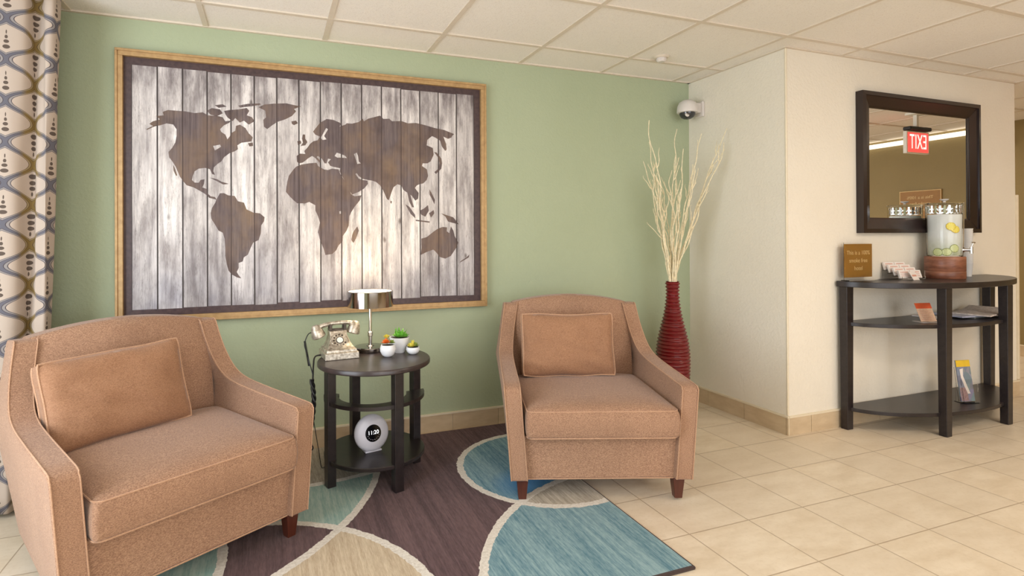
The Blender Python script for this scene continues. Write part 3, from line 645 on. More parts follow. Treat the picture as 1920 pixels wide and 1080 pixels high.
# desk lamp with chrome drum shade
t = NT('chrome'); M_chr = t.fin((0.72, 0.70, 0.68, 1), 0.12, 1.0)
t = NT('dark chrome'); M_dchr = t.fin((0.30, 0.28, 0.27, 1), 0.16, 1.0)
M_glow = lite('glowing lamp diffuser', (1.0, 0.86, 0.62, 1), 7.0)
lp = thing('table_lamp', 'chrome desk lamp with a lit drum shade on the side table', 'lamp', (-2.388, -0.285, TZ))
bm = B(); lathe(bm, [(0, 0), (0.082, 0), (0.084, 0.004), (0.084, 0.020), (0.080, 0.024), (0.022, 0.026), (0.018, 0.030), (0, 0.030)], 56); obj('base', bm, M_dchr, lp)
bm = B(); lathe(bm, [(0.0, 0.02), (0.0105, 0.02), (0.0105, 0.075), (0.0145, 0.078), (0.0145, 0.098), (0.0085, 0.103), (0.0085, 0.315), (0, 0.315)], 24); obj('pole', bm, M_chr, lp)
t = NT('smoky chrome'); M_shade = t.fin((0.42, 0.39, 0.37, 1), 0.1, 1.0)
bm = B(); lathe(bm, [(0.116, 0.235), (0.121, 0.235), (0.121, 0.315), (0.117, 0.318), (0.113, 0.315), (0.114, 0.238), (0.116, 0.235)], 64); obj('lamp_shade', bm, M_shade, lp)
bm = B(); lathe(bm, [(0.0, 0.308), (0.113, 0.308), (0.113, 0.311), (0.0, 0.3145)], 48); obj('diffuser', bm, M_glow, lp)
bm = B(); box(bm, (0, 0, 0.24), (0.228, 0.01, 0.005)); box(bm, (0, 0, 0.24), (0.01, 0.228, 0.005)); obj('shade_spider', bm, M_chr, lp)
d = bpy.data.lights.new('lamp_bulb', 'POINT'); d.energy = 2.2; d.color = (1.0, 0.8, 0.52); d.shadow_soft_size = 0.05
o = bpy.data.objects.new('lamp_bulb', d); COL.objects.link(o); o.location = (-2.388, -0.285, TZ+0.37)

# vintage telephone
t = NT('antique pewter'); co = t.coord(); f = t.noise(co, 60, 4)
M_pew = t.fin(t.mix(t.step(f, 0.35, 0.65), rgb(150, 136, 118), rgb(222, 212, 196)), 0.36, 0.65)
M_pewd = plain('tarnished pewter', rgb(84, 74, 66), 0.4, 0.6)
M_blk = plain('black rubber', rgb(24, 22, 24), 0.45)
ph = thing('telephone', 'antique silver rotary telephone on the left of the side table', 'telephone', (-2.562, -0.372, TZ), 0.10)
def loft(bm, secs):     # stacked rectangles (z, cx, cy, sx, sy)
    rings = []
    for z_, cx_, cy_, sx_, sy_ in secs: rings.append([bm.verts.new((cx_+a*sx_/2, cy_+b_*sy_/2, z_)) for a, b_ in ((-1, -1), (1, -1), (1, 1), (-1, 1))])
    for A, Q in zip(rings, rings[1:]):
        for i in range(4): bm.faces.new((A[i], A[(i+1) % 4], Q[(i+1) % 4], Q[i]))
    bm.faces.new(rings[0][::-1]); bm.faces.new(rings[-1])
bm = B(); loft(bm, [(0.0, 0, 0, 0.168, 0.17), (0.032, 0, 0, 0.166, 0.168), (0.034, 0, 0, 0.150, 0.152), (0.047, 0, 0, 0.148, 0.150), (0.049, 0, 0.004, 0.132, 0.130), (0.075, 0, 0.018, 0.104, 0.094), (0.105, 0, 0.032, 0.086, 0.064), (0.128, 0, 0.036, 0.088, 0.056)])
obj('body', bm, M_pew, ph, bevel=0.003)
dl = Matrix.Translation((0, -0.022, 0.083)) @ Matrix.Rotation(math.radians(52), 4, 'X')
bm = B(); lathe(bm, [(0, 0.004), (0.040, 0.004), (0.044, 0.0), (0.044, -0.016), (0, -0.016)], 36, M=dl); di = obj('dial', bm, M_pew, ph)
bm = B(); lathe(bm, [(0, 0.008), (0.015, 0.008), (0.016, 0.004), (0, 0.004)], 24, M=dl); obj('dial_centre', bm, M_white, di)
bm = B()
for k in range(10):
    a = math.radians(60+k*30); lathe(bm, [(0, 0.0055), (0.0048, 0.0055), (0.0052, 0.003), (0, 0.003)], 12, M=dl @ Matrix.Translation((0.030*math.cos(a), 0.030*math.sin(a), 0)))
lathe(bm, [(0.0165, 0.004), (0.0165, 0.007), (0.019, 0.007), (0.019, 0.004)], 24, M=dl)
obj('finger_holes', bm, M_pewd, di)
bm = B(); box(bm, (0, 0.036, 0.131), (0.075, 0.03, 0.008))
for sg in (-1, 1):
    box(bm, (sg*0.036, 0.036, 0.134), (0.014, 0.05, 0.014)); box(bm, (sg*0.036, 0.014, 0.148), (0.012, 0.008, 0.026)); box(bm, (sg*0.036, 0.058, 0.148), (0.012, 0.008, 0.026))
obj('cradle', bm, M_pewd, ph, bevel=0.002)
bm = B()
hp = spline([(-0.095, 0.036, 0.138), (-0.078, 0.036, 0.154), (-0.04, 0.036, 0.162), (0, 0.036, 0.164), (0.04, 0.036, 0.162), (0.078, 0.036, 0.156), (0.095, 0.036, 0.140)], 6)
tube(bm, hp, [0.010+0.003*abs(i-len(hp)/2)/(len(hp)/2) for i in range(len(hp))], 12)
for sg in (-1, 1):
    M = Matrix.Translation((sg*0.098, 0.036, 0.142)) @ Matrix.Rotation(sg*math.radians(18), 4, 'Y')
    lathe(bm, [(0, 0.024), (0.014, 0.022), (0.024, 0.010), (0.030, -0.008), (0.034, -0.028), (0.035, -0.038), (0.030, -0.043), (0, -0.040)], 24, M=M)
hs = obj('handset', bm, M_pew, ph, rot=(0, math.radians(-3), 0))
bm = B(); tube(bm, spline([(-0.115, 0.036, 0.125), (-0.145, 0.03, 0.118), (-0.165, 0.02, 0.07), (-0.155, 0.0, 0.03), (-0.150, -0.03, -0.01), (-0.138, -0.045, -0.06), (-0.135, -0.05, -0.09)], 8), 0.0026, 6)
for k in range(26):
    a = k/25; bmz = 0.085-a*0.11
    tube(bm, [(-0.163+a*0.012+0.005*math.cos(q_), 0.022-0.05*a+0.005*math.sin(q_), bmz) for q_ in [2*PI*s_/8 for s_ in range(9)]], 0.0015, 5)
obj('cord', bm, M_blk, ph)
# the gathered cable that hangs beside the table
cb = B()
path = lambda s_: Vector((-2.700+0.010*math.sin(s_*5), -0.455+0.006*math.cos(s_*4), TZ-0.085-0.315*s_))
for ph_ in (0, 2.1, 4.2):
    tube(cb, [path(s_/50)+Vector((math.cos(s_*0.42+ph_), math.sin(s_*0.42+ph_), 0))*0.0068 for s_ in range(51)], 0.0052, 6)
tube(cb, [path(1)+Vector((0.014*math.sin(2*PI*k/14), 0, -0.012+0.014*math.cos(2*PI*k/14))) for k in range(14)], 0.0035, 6, closed=True)
tube(cb, spline([(-2.694, -0.44, TZ-0.095), (-2.688, -0.40, TZ-0.03), (-2.676, -0.36, TZ+0.005), (-2.63, -0.34, TZ+0.006)], 8), 0.004, 6)
tube(cb, spline([path(0.55), path(0.75)+Vector((0.02, 0.02, 0)), path(1)+Vector((0.045, 0.05, -0.05)), (-2.645, -0.36, 0.03), (-2.60, -0.25, 0.0165), (-2.5, -0.03, 0.0165)], 8), 0.002, 5)
tag(obj('power_cable', cb, M_blk, smooth=True), 'twisted black cable bundle hanging at the left side of the side table', 'cable')

# succulents in white pots
M_pot = plain('white glazed ceramic', rgb(236, 236, 238), 0.25, var=0.02)
M_soil = plain('dark potting soil', rgb(48, 38, 28), 0.95, bump=0.6, bscale=300)
def leafmat(n, a, b_):
    t = NT(n); t_ = t.noise(t.coord(), 40, 3); return t.fin(t.mix(t.step(t_, 0.3, 0.7), a, b_), 0.45, spec=0.4)
M_lg = leafmat('bright green leaf', rgb(62, 140, 30), rgb(150, 214, 90)); M_lo = leafmat('orange leaf', rgb(214, 84, 24), rgb(236, 134, 56))
M_ly = leafmat('yellow leaf', rgb(200, 182, 40), rgb(232, 220, 110)); M_ld = leafmat('olive leaf', rgb(104, 128, 60), rgb(168, 184, 96))
def leaf(bm, base, az, el, L, wd, mi=0):
    d_ = Vector((math.cos(az)*math.cos(el), math.sin(az)*math.cos(el), math.sin(el))); s_ = Vector((-math.sin(az), math.cos(az), 0)); n_ = d_.cross(s_)
    pr_ = [(0, 0.35), (0.3, 0.9), (0.6, 1.0), (0.85, 0.6), (1.0, 0.05)]; rings = []
    for a, k in pr_:
        c_ = Vector(base)+d_*L*a-n_*L*0.16*a*a*(-1)
        rings.append([bm.verts.new(c_+s_*wd/2*k), bm.verts.new(c_+n_*wd*0.16*k), bm.verts.new(c_-s_*wd/2*k), bm.verts.new(c_-n_*wd*0.16*k)])
    for A, Q in zip(rings, rings[1:]):
        for i in range(4):
            f = bm.faces.new((A[i], A[(i+1) % 4], Q[(i+1) % 4], Q[i])); f.material_index = mi; f.smooth = True
    bm.faces.new(rings[0]).material_index = mi; bm.faces.new(rings[-1][::-1]).material_index = mi
def rosette(bm, c, r, rows, mi, seed, up=0.2):
    rnd = random.Random(seed)
    for k in range(rows):
        n = max(4, 9-k*2)
        for i in range(n):
            leaf(bm, (c[0], c[1], c[2]+0.002*k), 2*PI*(i+0.5*(k % 2))/n+rnd.uniform(-.1, .1), up+k*(1.35-up)/rows+rnd.uniform(-.08, .08), r*(1-0.13*k)*rnd.uniform(.9, 1.08), r*0.62, mi)
def pot(label, loc, prof, soil_r, soil_z, build, mats):
    p_ = thing('potted_succulent', label, 'potted plant', loc, group='succulents in white pots on the side table')
    bm = B(); lathe(bm, prof, 40); obj('pot', bm, M_pot, p_)
    bm = B(); lathe(bm, [(0, soil_z-0.006), (soil_r, soil_z-0.006), (soil_r, soil_z), (0, soil_z+0.002)], 28); obj('soil', bm, M_soil, p_)
    bm = B(); build(bm); obj('foliage', bm, mats, p_)
def b1(bm):
    rosette(bm, (-0.012, -0.008, 0.070), 0.026, 3, 0, 1, 0.15); rosette(bm, (-0.004, 0.010, 0.090), 0.022, 3, 1, 2, 0.5); rosette(bm, (0.02, 0.0, 0.066), 0.020, 2, 2, 3)
    tube(bm, [(-0.002, 0.008, 0.06), (-0.003, 0.01, 0.092)], 0.002, 6, mi=2)
pot('white round pot with orange and yellow succulents, front left of three', (-2.331, -0.468, TZ), [(0, 0), (0.018, 0), (0.030, 0.010), (0.039, 0.028), (0.040, 0.042), (0.034, 0.060), (0.031, 0.060), (0.035, 0.042), (0.030, 0.03), (0, 0.03)], 0.031, 0.057, b1, [M_lo, M_ly, M_ld])
def b2(bm):
    rosette(bm, (0, 0, 0.078), 0.044, 3, 0, 4, 0.25); rosette(bm, (0.018, -0.01, 0.080), 0.032, 3, 0, 5, 0.2)
    for k in range(14):
        a = random.Random(k).uniform(0, 6.28); leaf(bm, (0.012*math.cos(a), 0.012*math.sin(a), 0.078), a, 0.75+0.045*k % 0.6, 0.05, 0.010, 0)
pot('white tapered pot with a bushy bright green succulent, back one of three', (-2.252, -0.385, TZ), [(0, 0), (0.026, 0), (0.036, 0.018), (0.047, 0.05), (0.052, 0.080), (0.048, 0.080), (0.042, 0.05), (0.03, 0.04), (0, 0.04)], 0.047, 0.074, b2, [M_lg])
def b3(bm):
    rosette(bm, (-0.008, -0.002, 0.036), 0.027, 3, 0, 6, 0.3); rosette(bm, (0.010, 0.004, 0.036), 0.026, 3, 1, 7, 0.25)
    for k in range(6): leaf(bm, (0, 0.004, 0.038), k*1.05, 1.15, 0.034, 0.007, 0)
pot('small white bowl with yellow-green succulents, rightmost of three', (-2.197, -0.450, TZ), [(0, 0), (0.018, 0), (0.030, 0.010), (0.036, 0.024), (0.033, 0.036), (0.029, 0.036), (0.031, 0.024), (0.02, 0.016), (0, 0.016)], 0.029, 0.033, b3, [M_ly, M_ld, M_lo])

# round alarm clock on the lower shelf
M_clk = plain('frosted white plastic', rgb(214, 214, 226), 0.3, var=0.02)
M_disp = plain('black display', rgb(10, 10, 14), 0.15)
M_dig = lite('lit clock digits', (0.95, 0.97, 1.0, 1), 0.9)
ck = thing('alarm_clock', 'round white alarm clock with a black display reading 11:20 on the lower shelf', 'clock', (-2.420, -0.520, 0.012+0.128))
CM = Matrix.Rotation(math.radians(-12), 4, 'Z')
crot = (math.radians(78), 0, math.radians(20))
CE = Matrix.Translation((0, 0, 0.090)) @ Matrix.Rotation(math.radians(12), 4, 'Z') @ Matrix.Rotation(math.radians(80), 4, 'X')
bm = B(); lathe(bm, [(0, 0.010), (0.042, 0.012), (0.072, 0.008), (0.085, -0.002), (0.088, -0.014), (0.083, -0.028), (0.06, -0.038), (0, -0.042)], 64, M=CE); bd = obj('body', bm, M_clk, ck)
bm = B(); lathe(bm, [(0, 0.0135), (0.040, 0.0135), (0.041, 0.010), (0, 0.010)], 48, M=CE); obj('display', bm, M_disp, ck)
bm = B(); box(bm, (0.0, 0.012, 0.004), (0.085, 0.05, 0.008), rz=math.radians(12)); obj('foot', bm, M_clk, ck, bevel=0.003)
dg = text_obj('digits', '11:20', 0.026, M_dig, ck, (0, 0, 0), (0, 0, 0))
dg.matrix_local = CE @ Matrix.Translation((0, 0.003, 0.0142)) @ Matrix.Diagonal((1, 1, 1, 1))
bm = B()
for k in range(8):
    a = math.radians(200+k*20); box(bm, (0.030*math.cos(a), 0.030*math.sin(a), 0.0142), (0.004, 0.0015, 0.0006))
bmesh.ops.transform(bm, matrix=CE, verts=bm.verts); obj('icons', bm, M_clk, ck)

# ------------------------------------------------------------------ vase with branches
t = NT('glossy oxblood glaze'); co = t.coord(); f = t.noise(co, 20, 3)
M_red = t.fin(t.mix(f, rgb(98, 14, 18), rgb(124, 24, 26)), 0.16, spec=0.6)
VX, VY = -0.385, -0.265
def vr(z_):
    K = [(0, 0.070), (0.06, 0.080), (0.2, 0.099), (0.33, 0.107), (0.42, 0.106), (0.5, 0.097), (0.58, 0.078), (0.65, 0.061), (0.72, 0.048), (0.79, 0.041), (0.85, 0.041), (0.88, 0.048)]
    for (a, ra), (b_, rb_) in zip(K, K[1:]):
        if z_ <= b_:
            s_ = (z_-a)/(b_-a); return ra+(rb_-ra)*s_
    return 0.046
prof = [(0, 0.0)]; N = 300
for i in range(N+1):
    z_ = 0.882*i/N; sm_ = sum(vr(min(0.882, max(0, z_+dz_))) for dz_ in (-0.03, -0.015, 0, 0.015, 0.03))/5
    prof.append((sm_+0.0045*math.sin(z_*2*PI/0.0228)-0.001, z_))
prof += [(0.044, 0.886), (0.037, 0.880), (0.034, 0.80), (0.05, 0.66), (0, 0.60)]
bm = B(); lathe(bm, prof, 56)
tag(obj('floor_vase', bm, M_red, loc=(VX, VY, 0)), 'tall ribbed dark red floor vase in the corner behind the armchair', 'vase')
M_twig = plain('bleached willow twig', rgb(228, 214, 180), 0.7, var=0.18, nscale=60)
rnd = random.Random(11)
tips = [(-0.60, 1.93), (-0.575, 1.80), (-0.56, 1.68), (-0.53, 1.60), (-0.50, 1.66), (-0.47, 1.58), (-0.44, 1.50), (-0.41, 1.62), (-0.375, 1.72), (-0.345, 1.90), (-0.32, 1.76), (-0.31, 1.62), (-0.28, 1.50), (-0.25, 1.66), (-0.23, 1.86), (-0.155, 1.56), (-0.115, 1.70), (-0.075, 1.80), (-0.045, 1.90), (-0.52, 1.45), (-0.36, 1.40), (-0.58, 1.55)]
branches = []
for n, (tx, tz) in enumerate(tips):
    bm = B(); ty = VY+rnd.uniform(-0.17, 0.09) if tx < -0.2 else VY-0.06+rnd.uniform(-0.08, 0.05)
    a = rnd.uniform(0, 6.28); b0 = Vector((VX+0.016*math.cos(a), VY+0.016*math.sin(a), 0.62)); b1_ = Vector((VX+0.024*math.cos(a)*0.7+(tx-VX)*0.06, VY+0.02*math.sin(a), 0.90))
    tip = Vector((tx, ty, tz)); K = 34; pts = [b0]; w1, w2 = rnd.uniform(0, 6), rnd.uniform(0, 6)
    for i in range(K+1):
        s_ = i/K; sp = s_**1.15
        c_ = b1_.lerp(tip, s_); c_.x = b1_.x+(tip.x-b1_.x)*(s_*0.75+0.25*sp); amp = 0.006+0.016*s_
        c_ += Vector((math.sin(s_*13+w1), math.cos(s_*11+w2), 0))*amp*min(1, s_*4)*0.62
        c_ += Vector((math.sin(s_*31+w2), math.cos(s_*27+w1), 0))*0.004*min(1, s_*5)
        pts.append(c_)
    tube(bm, pts, [0.0058*(1-0.60*i/len(pts)) for i in range(len(pts))], 6)
    for q in range(3):
        i = rnd.randint(K//2, K-4); p0_ = pts[i]; dr = (pts[i+3]-pts[i]).normalized()
        sd = Vector((rnd.uniform(-1, 1), rnd.uniform(-1, 1), 0)).normalized()
        L = rnd.uniform(0.06, 0.15)
        tube(bm, [p0_+(dr*s_*L)+sd*(L*0.28*s_**0.6)+Vector((math.sin(s_*9+w1), math.cos(s_*8), 0))*0.004*s_ for s_ in [k/9 for k in range(10)]], [0.0034*(1-0.6*k/9) for k in range(10)], 5)
    o = obj('dried_branch', bm, M_twig); branches.append((((tip-CAM).dot(_r2))/((tip-CAM).dot(_fw)), o))

ORD = ['first', 'second', 'third', 'fourth', 'fifth', 'sixth', 'seventh', 'eighth', 'ninth', 'tenth', 'eleventh']
branches.sort(key=lambda q: q[0])
for k, (_, o) in enumerate(branches):
    n = len(branches)
    lb = ('pale curly dried branch in the red vase, its tip %s from the left' % ORD[k]) if k < n/2 else ('pale curly dried branch in the red vase, its tip %s from the right' % ORD[n-1-k])
    tag(o, lb.replace('first from the left', 'farthest left').replace('first from the right', 'farthest right'), 'branch', 'dried branches in the red vase')

# ------------------------------------------------------------------ security camera and smoke detector
M_cam = plain('white camera plastic', rgb(216, 208, 202), 0.35, var=0.02)
t = NT('tinted dome'); M_dome = t.fin((0.02, 0.02, 0.025, 1), 0.08, spec=0.8)
sc_ = thing('security_camera', 'white dome security camera mounted high on the cream side wall', 'camera', (0, -0.115, 2.085))
bm = B(); box(bm, (-0.010, 0, 0.0), (0.020, 0.085, 0.11)); box(bm, (-0.045, 0, 0.008), (0.06, 0.055, 0.07)); obj('bracket', bm, M_cam, sc_, bevel=0.008, seg=3)
bm = B(); lathe(bm, [(0, 0.062), (0.03, 0.058), (0.055, 0.042), (0.067, 0.015), (0.070, -0.018), (0.068, -0.030), (0.055, -0.032), (0, -0.03)], 40, c=(-0.118, 0, 0)); obj('housing', bm, M_cam, sc_)
bm = B(); lathe(bm, [(0.054, -0.028), (0.052, -0.045), (0.042, -0.062), (0.024, -0.073), (0, -0.077)], 36, c=(-0.118, 0, 0)); obj('dome', bm, M_dome, sc_)
bm = B(); lathe(bm, [(0.0, 0.006), (0.012, 0.006), (0.016, 0.0), (0.014, -0.006), (0, -0.006)], 20, c=(-0.150, -0.034, -0.052), M=Matrix.Rotation(math.radians(60), 4, 'X')); obj('lens', bm, M_cam, sc_)
sd_ = thing('smoke_detector', 'small round white detector on the ceiling near the corner', 'smoke detector', (-0.585, -0.409, H))
bm = B(); lathe(bm, [(0, 0), (0.045, 0), (0.047, -0.006), (0.040, -0.012), (0, -0.012)], 32); obj('base', bm, M_tbar, sd_)
bm = B(); lathe(bm, [(0.030, -0.011), (0.032, -0.022), (0.022, -0.034), (0.0, -0.036)], 28); obj('cap', bm, M_cam, sd_)

# ------------------------------------------------------------------ mirror on the cream wall
t = NT('dark carved frame wood'); co = t.coord(); f = t.noise(t.scale(co, (8, 8, 30)), 2, 4)
M_mf = t.fin(t.mix(f, rgb(26, 16, 15), rgb(46, 30, 26)), 0.25, spec=0.55)
t = NT('mirror glass'); M_mir = t.fin((0.86, 0.86, 0.84, 1), 0.012, 1.0)
mr = thing('wall_mirror', 'large mirror in a wide dark wood frame above the console table', 'mirror', (0, -D, 0))
mx0, mx1, mz0, mz1 = 0.597, 1.795, 1.200, 2.095
bm = B()
lay = [(0.0, 0.024, 0.045), (0.022, 0.105, 0.034)]
def fr(i0, i1, d0, d1):
    A = [(mx0+i0, mz0+i0), (mx1-i0, mz0+i0), (mx1-i0, mz1-i0), (mx0+i0, mz1-i0)]; Q = [(mx0+i1, mz0+i1), (mx1-i1, mz0+i1), (mx1-i1, mz1-i1), (mx0+i1, mz1-i1)]
    for k in range(4):
        k2 = (k+1) % 4
        vv = [bm.verts.new((p_[0], y_, p_[1])) for p_, y_ in [(A[k], 0), (A[k2], 0), (Q[k2], 0), (Q[k], 0), (A[k], -d0), (A[k2], -d0), (Q[k2], -d1), (Q[k], -d1)]]
        for f_ in [(0, 1, 2, 3), (4, 5, 6, 7), (0, 1, 5, 4), (2, 3, 7, 6), (1, 2, 6, 5), (0, 3, 7, 4)]: bm.faces.new([vv[q] for q in f_])
fr(0.0, 0.026, 0.046, 0.050); fr(0.026, 0.088, 0.040, 0.024); fr(0.088, 0.098, 0.020, 0.016)
obj('frame', bm, M_mf, mr)
bm = B(); box(bm, ((mx0+mx1)/2, -0.010, (mz0+mz1)/2), (mx1-mx0-0.16, 0.006, mz1-mz0-0.16)); obj('glass', bm, M_mir, mr)

# ------------------------------------------------------------------ half-round console table
CZ = 0.905
cx0, ca, cbd = 1.150, 0.755, 0.385
ct = thing('console_table', 'half-round dark wood console table under the mirror', 'table', (cx0, -D, 0))
def half(bm, a, b_, z0, z1, y0=-0.012, n=48):
    P = [(a*math.cos(PI+PI*k/n), y0+b_*math.sin(PI+PI*k/n)) for k in range(n+1)]
    prism(bm, P, z0, z1)
bm = B(); half(bm, ca, cbd, CZ-0.034, CZ); obj('tabletop', bm, M_esp, ct, bevel=0.003)
for nm, z_ in (('middle_shelf', 0.655), ('lower_shelf', 0.135)):
    bm = B(); half(bm, ca-0.035, cbd-0.035, z_-0.022, z_); obj(nm, bm, M_esp, ct, bevel=0.002)
for lx, ly in [(-0.715, -0.046), (0.715, -0.046), (-0.300, -0.335), (0.300, -0.335)]:
    bm = B(); vs_ = box(bm, (lx, ly, (CZ-0.034)/2), (0.058, 0.050, CZ-0.034))
    for v in vs_:
        if v.co.z < 0.01: v.co.x = lx+(v.co.x-lx)*0.85; v.co.y = ly+(v.co.y-ly)*0.85
    obj('leg', bm, M_esp, ct, bevel=0.003)

t = NT('clear acrylic'); M_acr = t.fin((1, 1, 1, 1), 0.02, **{'Transmission Weight': 1.0, 'IOR': 1.2})
t = NT('clear glass'); M_gls = t.fin((0.99, 1.0, 0.99, 1), 0.0, **{'Transmission Weight': 1.0, 'IOR': 1.22})
M_bro = plain('bronze card', rgb(150, 104, 32), 0.45, var=0.05)
M_cream2 = plain('cream lettering', rgb(226, 196, 138), 0.5, var=0.02)
M_card = plain('white card', rgb(228, 218, 210), 0.6, var=0.03)
M_pink = plain('salmon print', rgb(206, 150, 130), 0.6, var=0.1)
# smoke-free sign
sg_ = thing('sign', 'bronze smoke-free notice standing at the left end of the console table', 'sign', (0.540, -0.842, CZ), 0.0)
bm = B(); box(bm, (0, 0, 0.124), (0.248, 0.003, 0.206)); obj('card', bm, M_bro, sg_)
bm = B(); box(bm, (0, -0.004, 0.118), (0.262, 0.002, 0.236)); box(bm, (0, -0.012, 0.004), (0.262, 0.05, 0.004)); obj('holder', bm, M_acr, sg_)
for k, tx_ in enumerate(['This is a 100%', 'smoke free', 'hotel']): text_obj('lettering', tx_, 0.036, M_cream2, sg_, (0, -0.0022, 0.172-0.048*k), (PI/2, 0, 0), ext=0.0002)
# tiered business-card rack: each little stack of cards is a thing
rk = thing('card_rack', 'clear tiered card rack on the console table left of the dispenser', 'card rack', (0.900, -0.885, CZ), -0.10)
bm = B()
for k in range(4):
    y_ = -0.045+k*0.032; z_ = 0.006+k*0.016
    box(bm, (0, y_, z_), (0.19, 0.03, 0.002)); box(bm, (0, y_-0.014, z_+0.008), (0.19, 0.002, 0.016))
box(bm, (-0.095, 0.005, 0.03), (0.002, 0.12, 0.05)); box(bm, (0.095, 0.005, 0.03), (0.002, 0.12, 0.05))
obj('tiers', bm, M_acr, rk)
bm = B(); box(bm, (0, 0, 0.026), (0.087, 0.010, 0.050)); 
for k in range(3): box(bm, (0, -0.0052, 0.015+k*0.012), (0.06, 0.0006, 0.003+0.002*(k == 2)), mi=1)
cs0 = obj('card_stack', bm, [M_card, M_pink])
first = True
for k in range(4):
    for j in (-1, 1):
        o = cs0 if first else cs0.copy()
        if not first: COL.objects.link(o)
        first = False
        c_, s_ = math.cos(-0.10), math.sin(-0.10); lx, ly = j*0.0455, -0.041+k*0.032
        o.location = (0.900+c_*lx-s_*ly, -0.885+s_*lx+c_*ly, CZ+0.009+k*0.016); o.rotation_euler = (math.radians(-18), 0, -0.10)
        tag(o, ['%s stack of printed cards in the front tier of the card rack', '%s stack of printed cards in the second tier of the card rack', '%s stack of printed cards in the third tier of the card rack', '%s stack of printed cards in the top tier of the card rack'][k] % ('left' if j < 0 else 'right'), 'cards', 'card stacks in the rack')
bm = B(); box(bm, (0, 0, 0.030), (0.070, 0.002, 0.060)); box(bm, (0, -0.0013, 0.030), (0.05, 0.0006, 0.012), mi=1)
tag(obj('leaning_card', bm, [M_card, M_pink], loc=(0.885, -0.965, CZ+0.001), rot=(math.radians(-28), 0, 0.12)), 'single white card leaning in front of the tiered card rack', 'card')

# drink dispenser
t = NT('reddish turned wood'); co = t.coord(); f = t.noise(t.scale(co, (5, 5, 26)), 1.4, 5, 0.65)
M_dw = t.fin(t.mix(t.step(f, 0.3, 0.7), rgb(96, 52, 36), rgb(158, 104, 78)), 0.38, spec=0.4)
t = NT('iced lemon water'); co = t.coord(); x, y, z = t.sep(co)
vo = t.n('ShaderNodeTexVoronoi'); t.put(vo.inputs['Vector'], co); vo.inputs['Scale'].default_value = 34
c = t.mix(t.step(z, 0.14, 0.27), rgb(186, 190, 150), rgb(244, 244, 240))
c = t.mix(t.math('MULTIPLY', t.step(vo.outputs[0], 0.2, 0.7), 0.25), c, rgb(250, 250, 245))
M_ice = t.fin(c, 0.25, **{'Transmission Weight': 0.12, 'IOR': 1.33, 'Subsurface Weight': 0.25, 'Subsurface Radius': (0.02, 0.02, 0.02)})
t.b.inputs['Subsurface Scale'].default_value = 0.5
DX, DY = 1.232, -0.925
dp = thing('drink_dispenser', 'glass drink dispenser of iced lemon water on a round wooden base', 'drink dispenser', (DX, DY, CZ))
bm = B(); lathe(bm, [(0, 0), (0.101, 0), (0.104, 0.004), (0.104, 0.044), (0.102, 0.047), (0.104, 0.050), (0.104, 0.138), (0.101, 0.142), (0, 0.142)], 56); obj('base', bm, M_dw, dp)
bm = B(); lathe(bm, [(0, 0.1425), (0.086, 0.1425), (0.090, 0.148), (0.094, 0.25), (0.097, 0.474), (0.0985, 0.477), (0.0955, 0.479), (0.0935, 0.474), (0.0905, 0.25), (0.0865, 0.151), (0, 0.149)], 56); obj('jar', bm, M_gls, dp)
bm = B(); lathe(bm, [(0, 0.1505), (0.081, 0.1505), (0.0845, 0.25), (0.0865, 0.405), (0.0855, 0.412), (0.03, 0.416), (0, 0.414)], 48); obj('water', bm, M_ice, dp)
bm = B(); lathe(bm, [(0.0, 0.481), (0.099, 0.481), (0.100, 0.484), (0.099, 0.488), (0.0, 0.490)], 48); ld = obj('lid', bm, M_gls, dp)
bm = B(); lathe(bm, [(0.0, 0.489), (0.008, 0.489), (0.007, 0.500), (0.022, 0.508), (0.024, 0.513), (0.0, 0.514)], 24); obj('knob', bm, M_cam, ld)
bm = B()
for k in range(24):
    a = 2*PI*k/24; box(bm, (0.086*math.cos(a), 0.086*math.sin(a), 0.446), (0.004, 0.010, 0.048), rz=a)
lathe(bm, [(0.084, 0.422), (0.088, 0.422), (0.088, 0.426), (0.084, 0.426), (0.084, 0.422)], 40); lathe(bm, [(0.084, 0.446), (0.088, 0.446), (0.088, 0.450), (0.084, 0.450), (0.084, 0.446)], 40)
obj('facet_band', bm, M_chr, ld)
bm = B()
dirv = Vector((0.34, -0.94, 0)).normalized(); p0_ = dirv*0.088; pz = 0.185
tube(bm, [p0_+Vector((0, 0, pz)), dirv*0.128+Vector((0, 0, pz))], 0.009, 14); tube(bm, [dirv*0.128+Vector((0, 0, pz+0.018)), dirv*0.128+Vector((0, 0, pz-0.022))], 0.0085, 14)
tube(bm, [dirv*0.128+Vector((0, 0, pz+0.018)), dirv*0.138+Vector((0, 0, pz+0.045))], 0.004, 10); tube(bm, [dirv*0.128+Vector((-0.02, -0.008, pz+0.046)), dirv*0.140+Vector((0.02, 0.006, pz+0.046))], 0.005, 10)
tube(bm, [dirv*0.088+Vector((0, 0, pz)), dirv*0.096+Vector((0, 0, pz))], 0.016, 18)
obj('spigot', bm, M_chr, dp)
def rindmat(n, a, b_):
    t = NT(n); x, y, z = t.sep(t.coord()); an = t.math('ARCTAN2', y, x); r_ = t.math('SQRT', t.math('ADD', t.math('MULTIPLY', x, x), t.math('MULTIPLY', y, y)))
    seg_ = t.math('LESS_THAN', t.math('ABSOLUTE', t.math('SINE', t.math('MULTIPLY', an, 4.5))), 0.16)
    c = t.mix(seg_, b_, rgb(248, 240, 190)); c = t.mix(t.math('GREATER_THAN', r_, 0.0225), c, a)
    return t.fin(c, 0.35)
M_lem = rindmat('lemon slice', rgb(222, 186, 20), rgb(240, 220, 84)); M_lim = rindmat('lime slice', rgb(140, 150, 70), rgb(206, 212, 150))
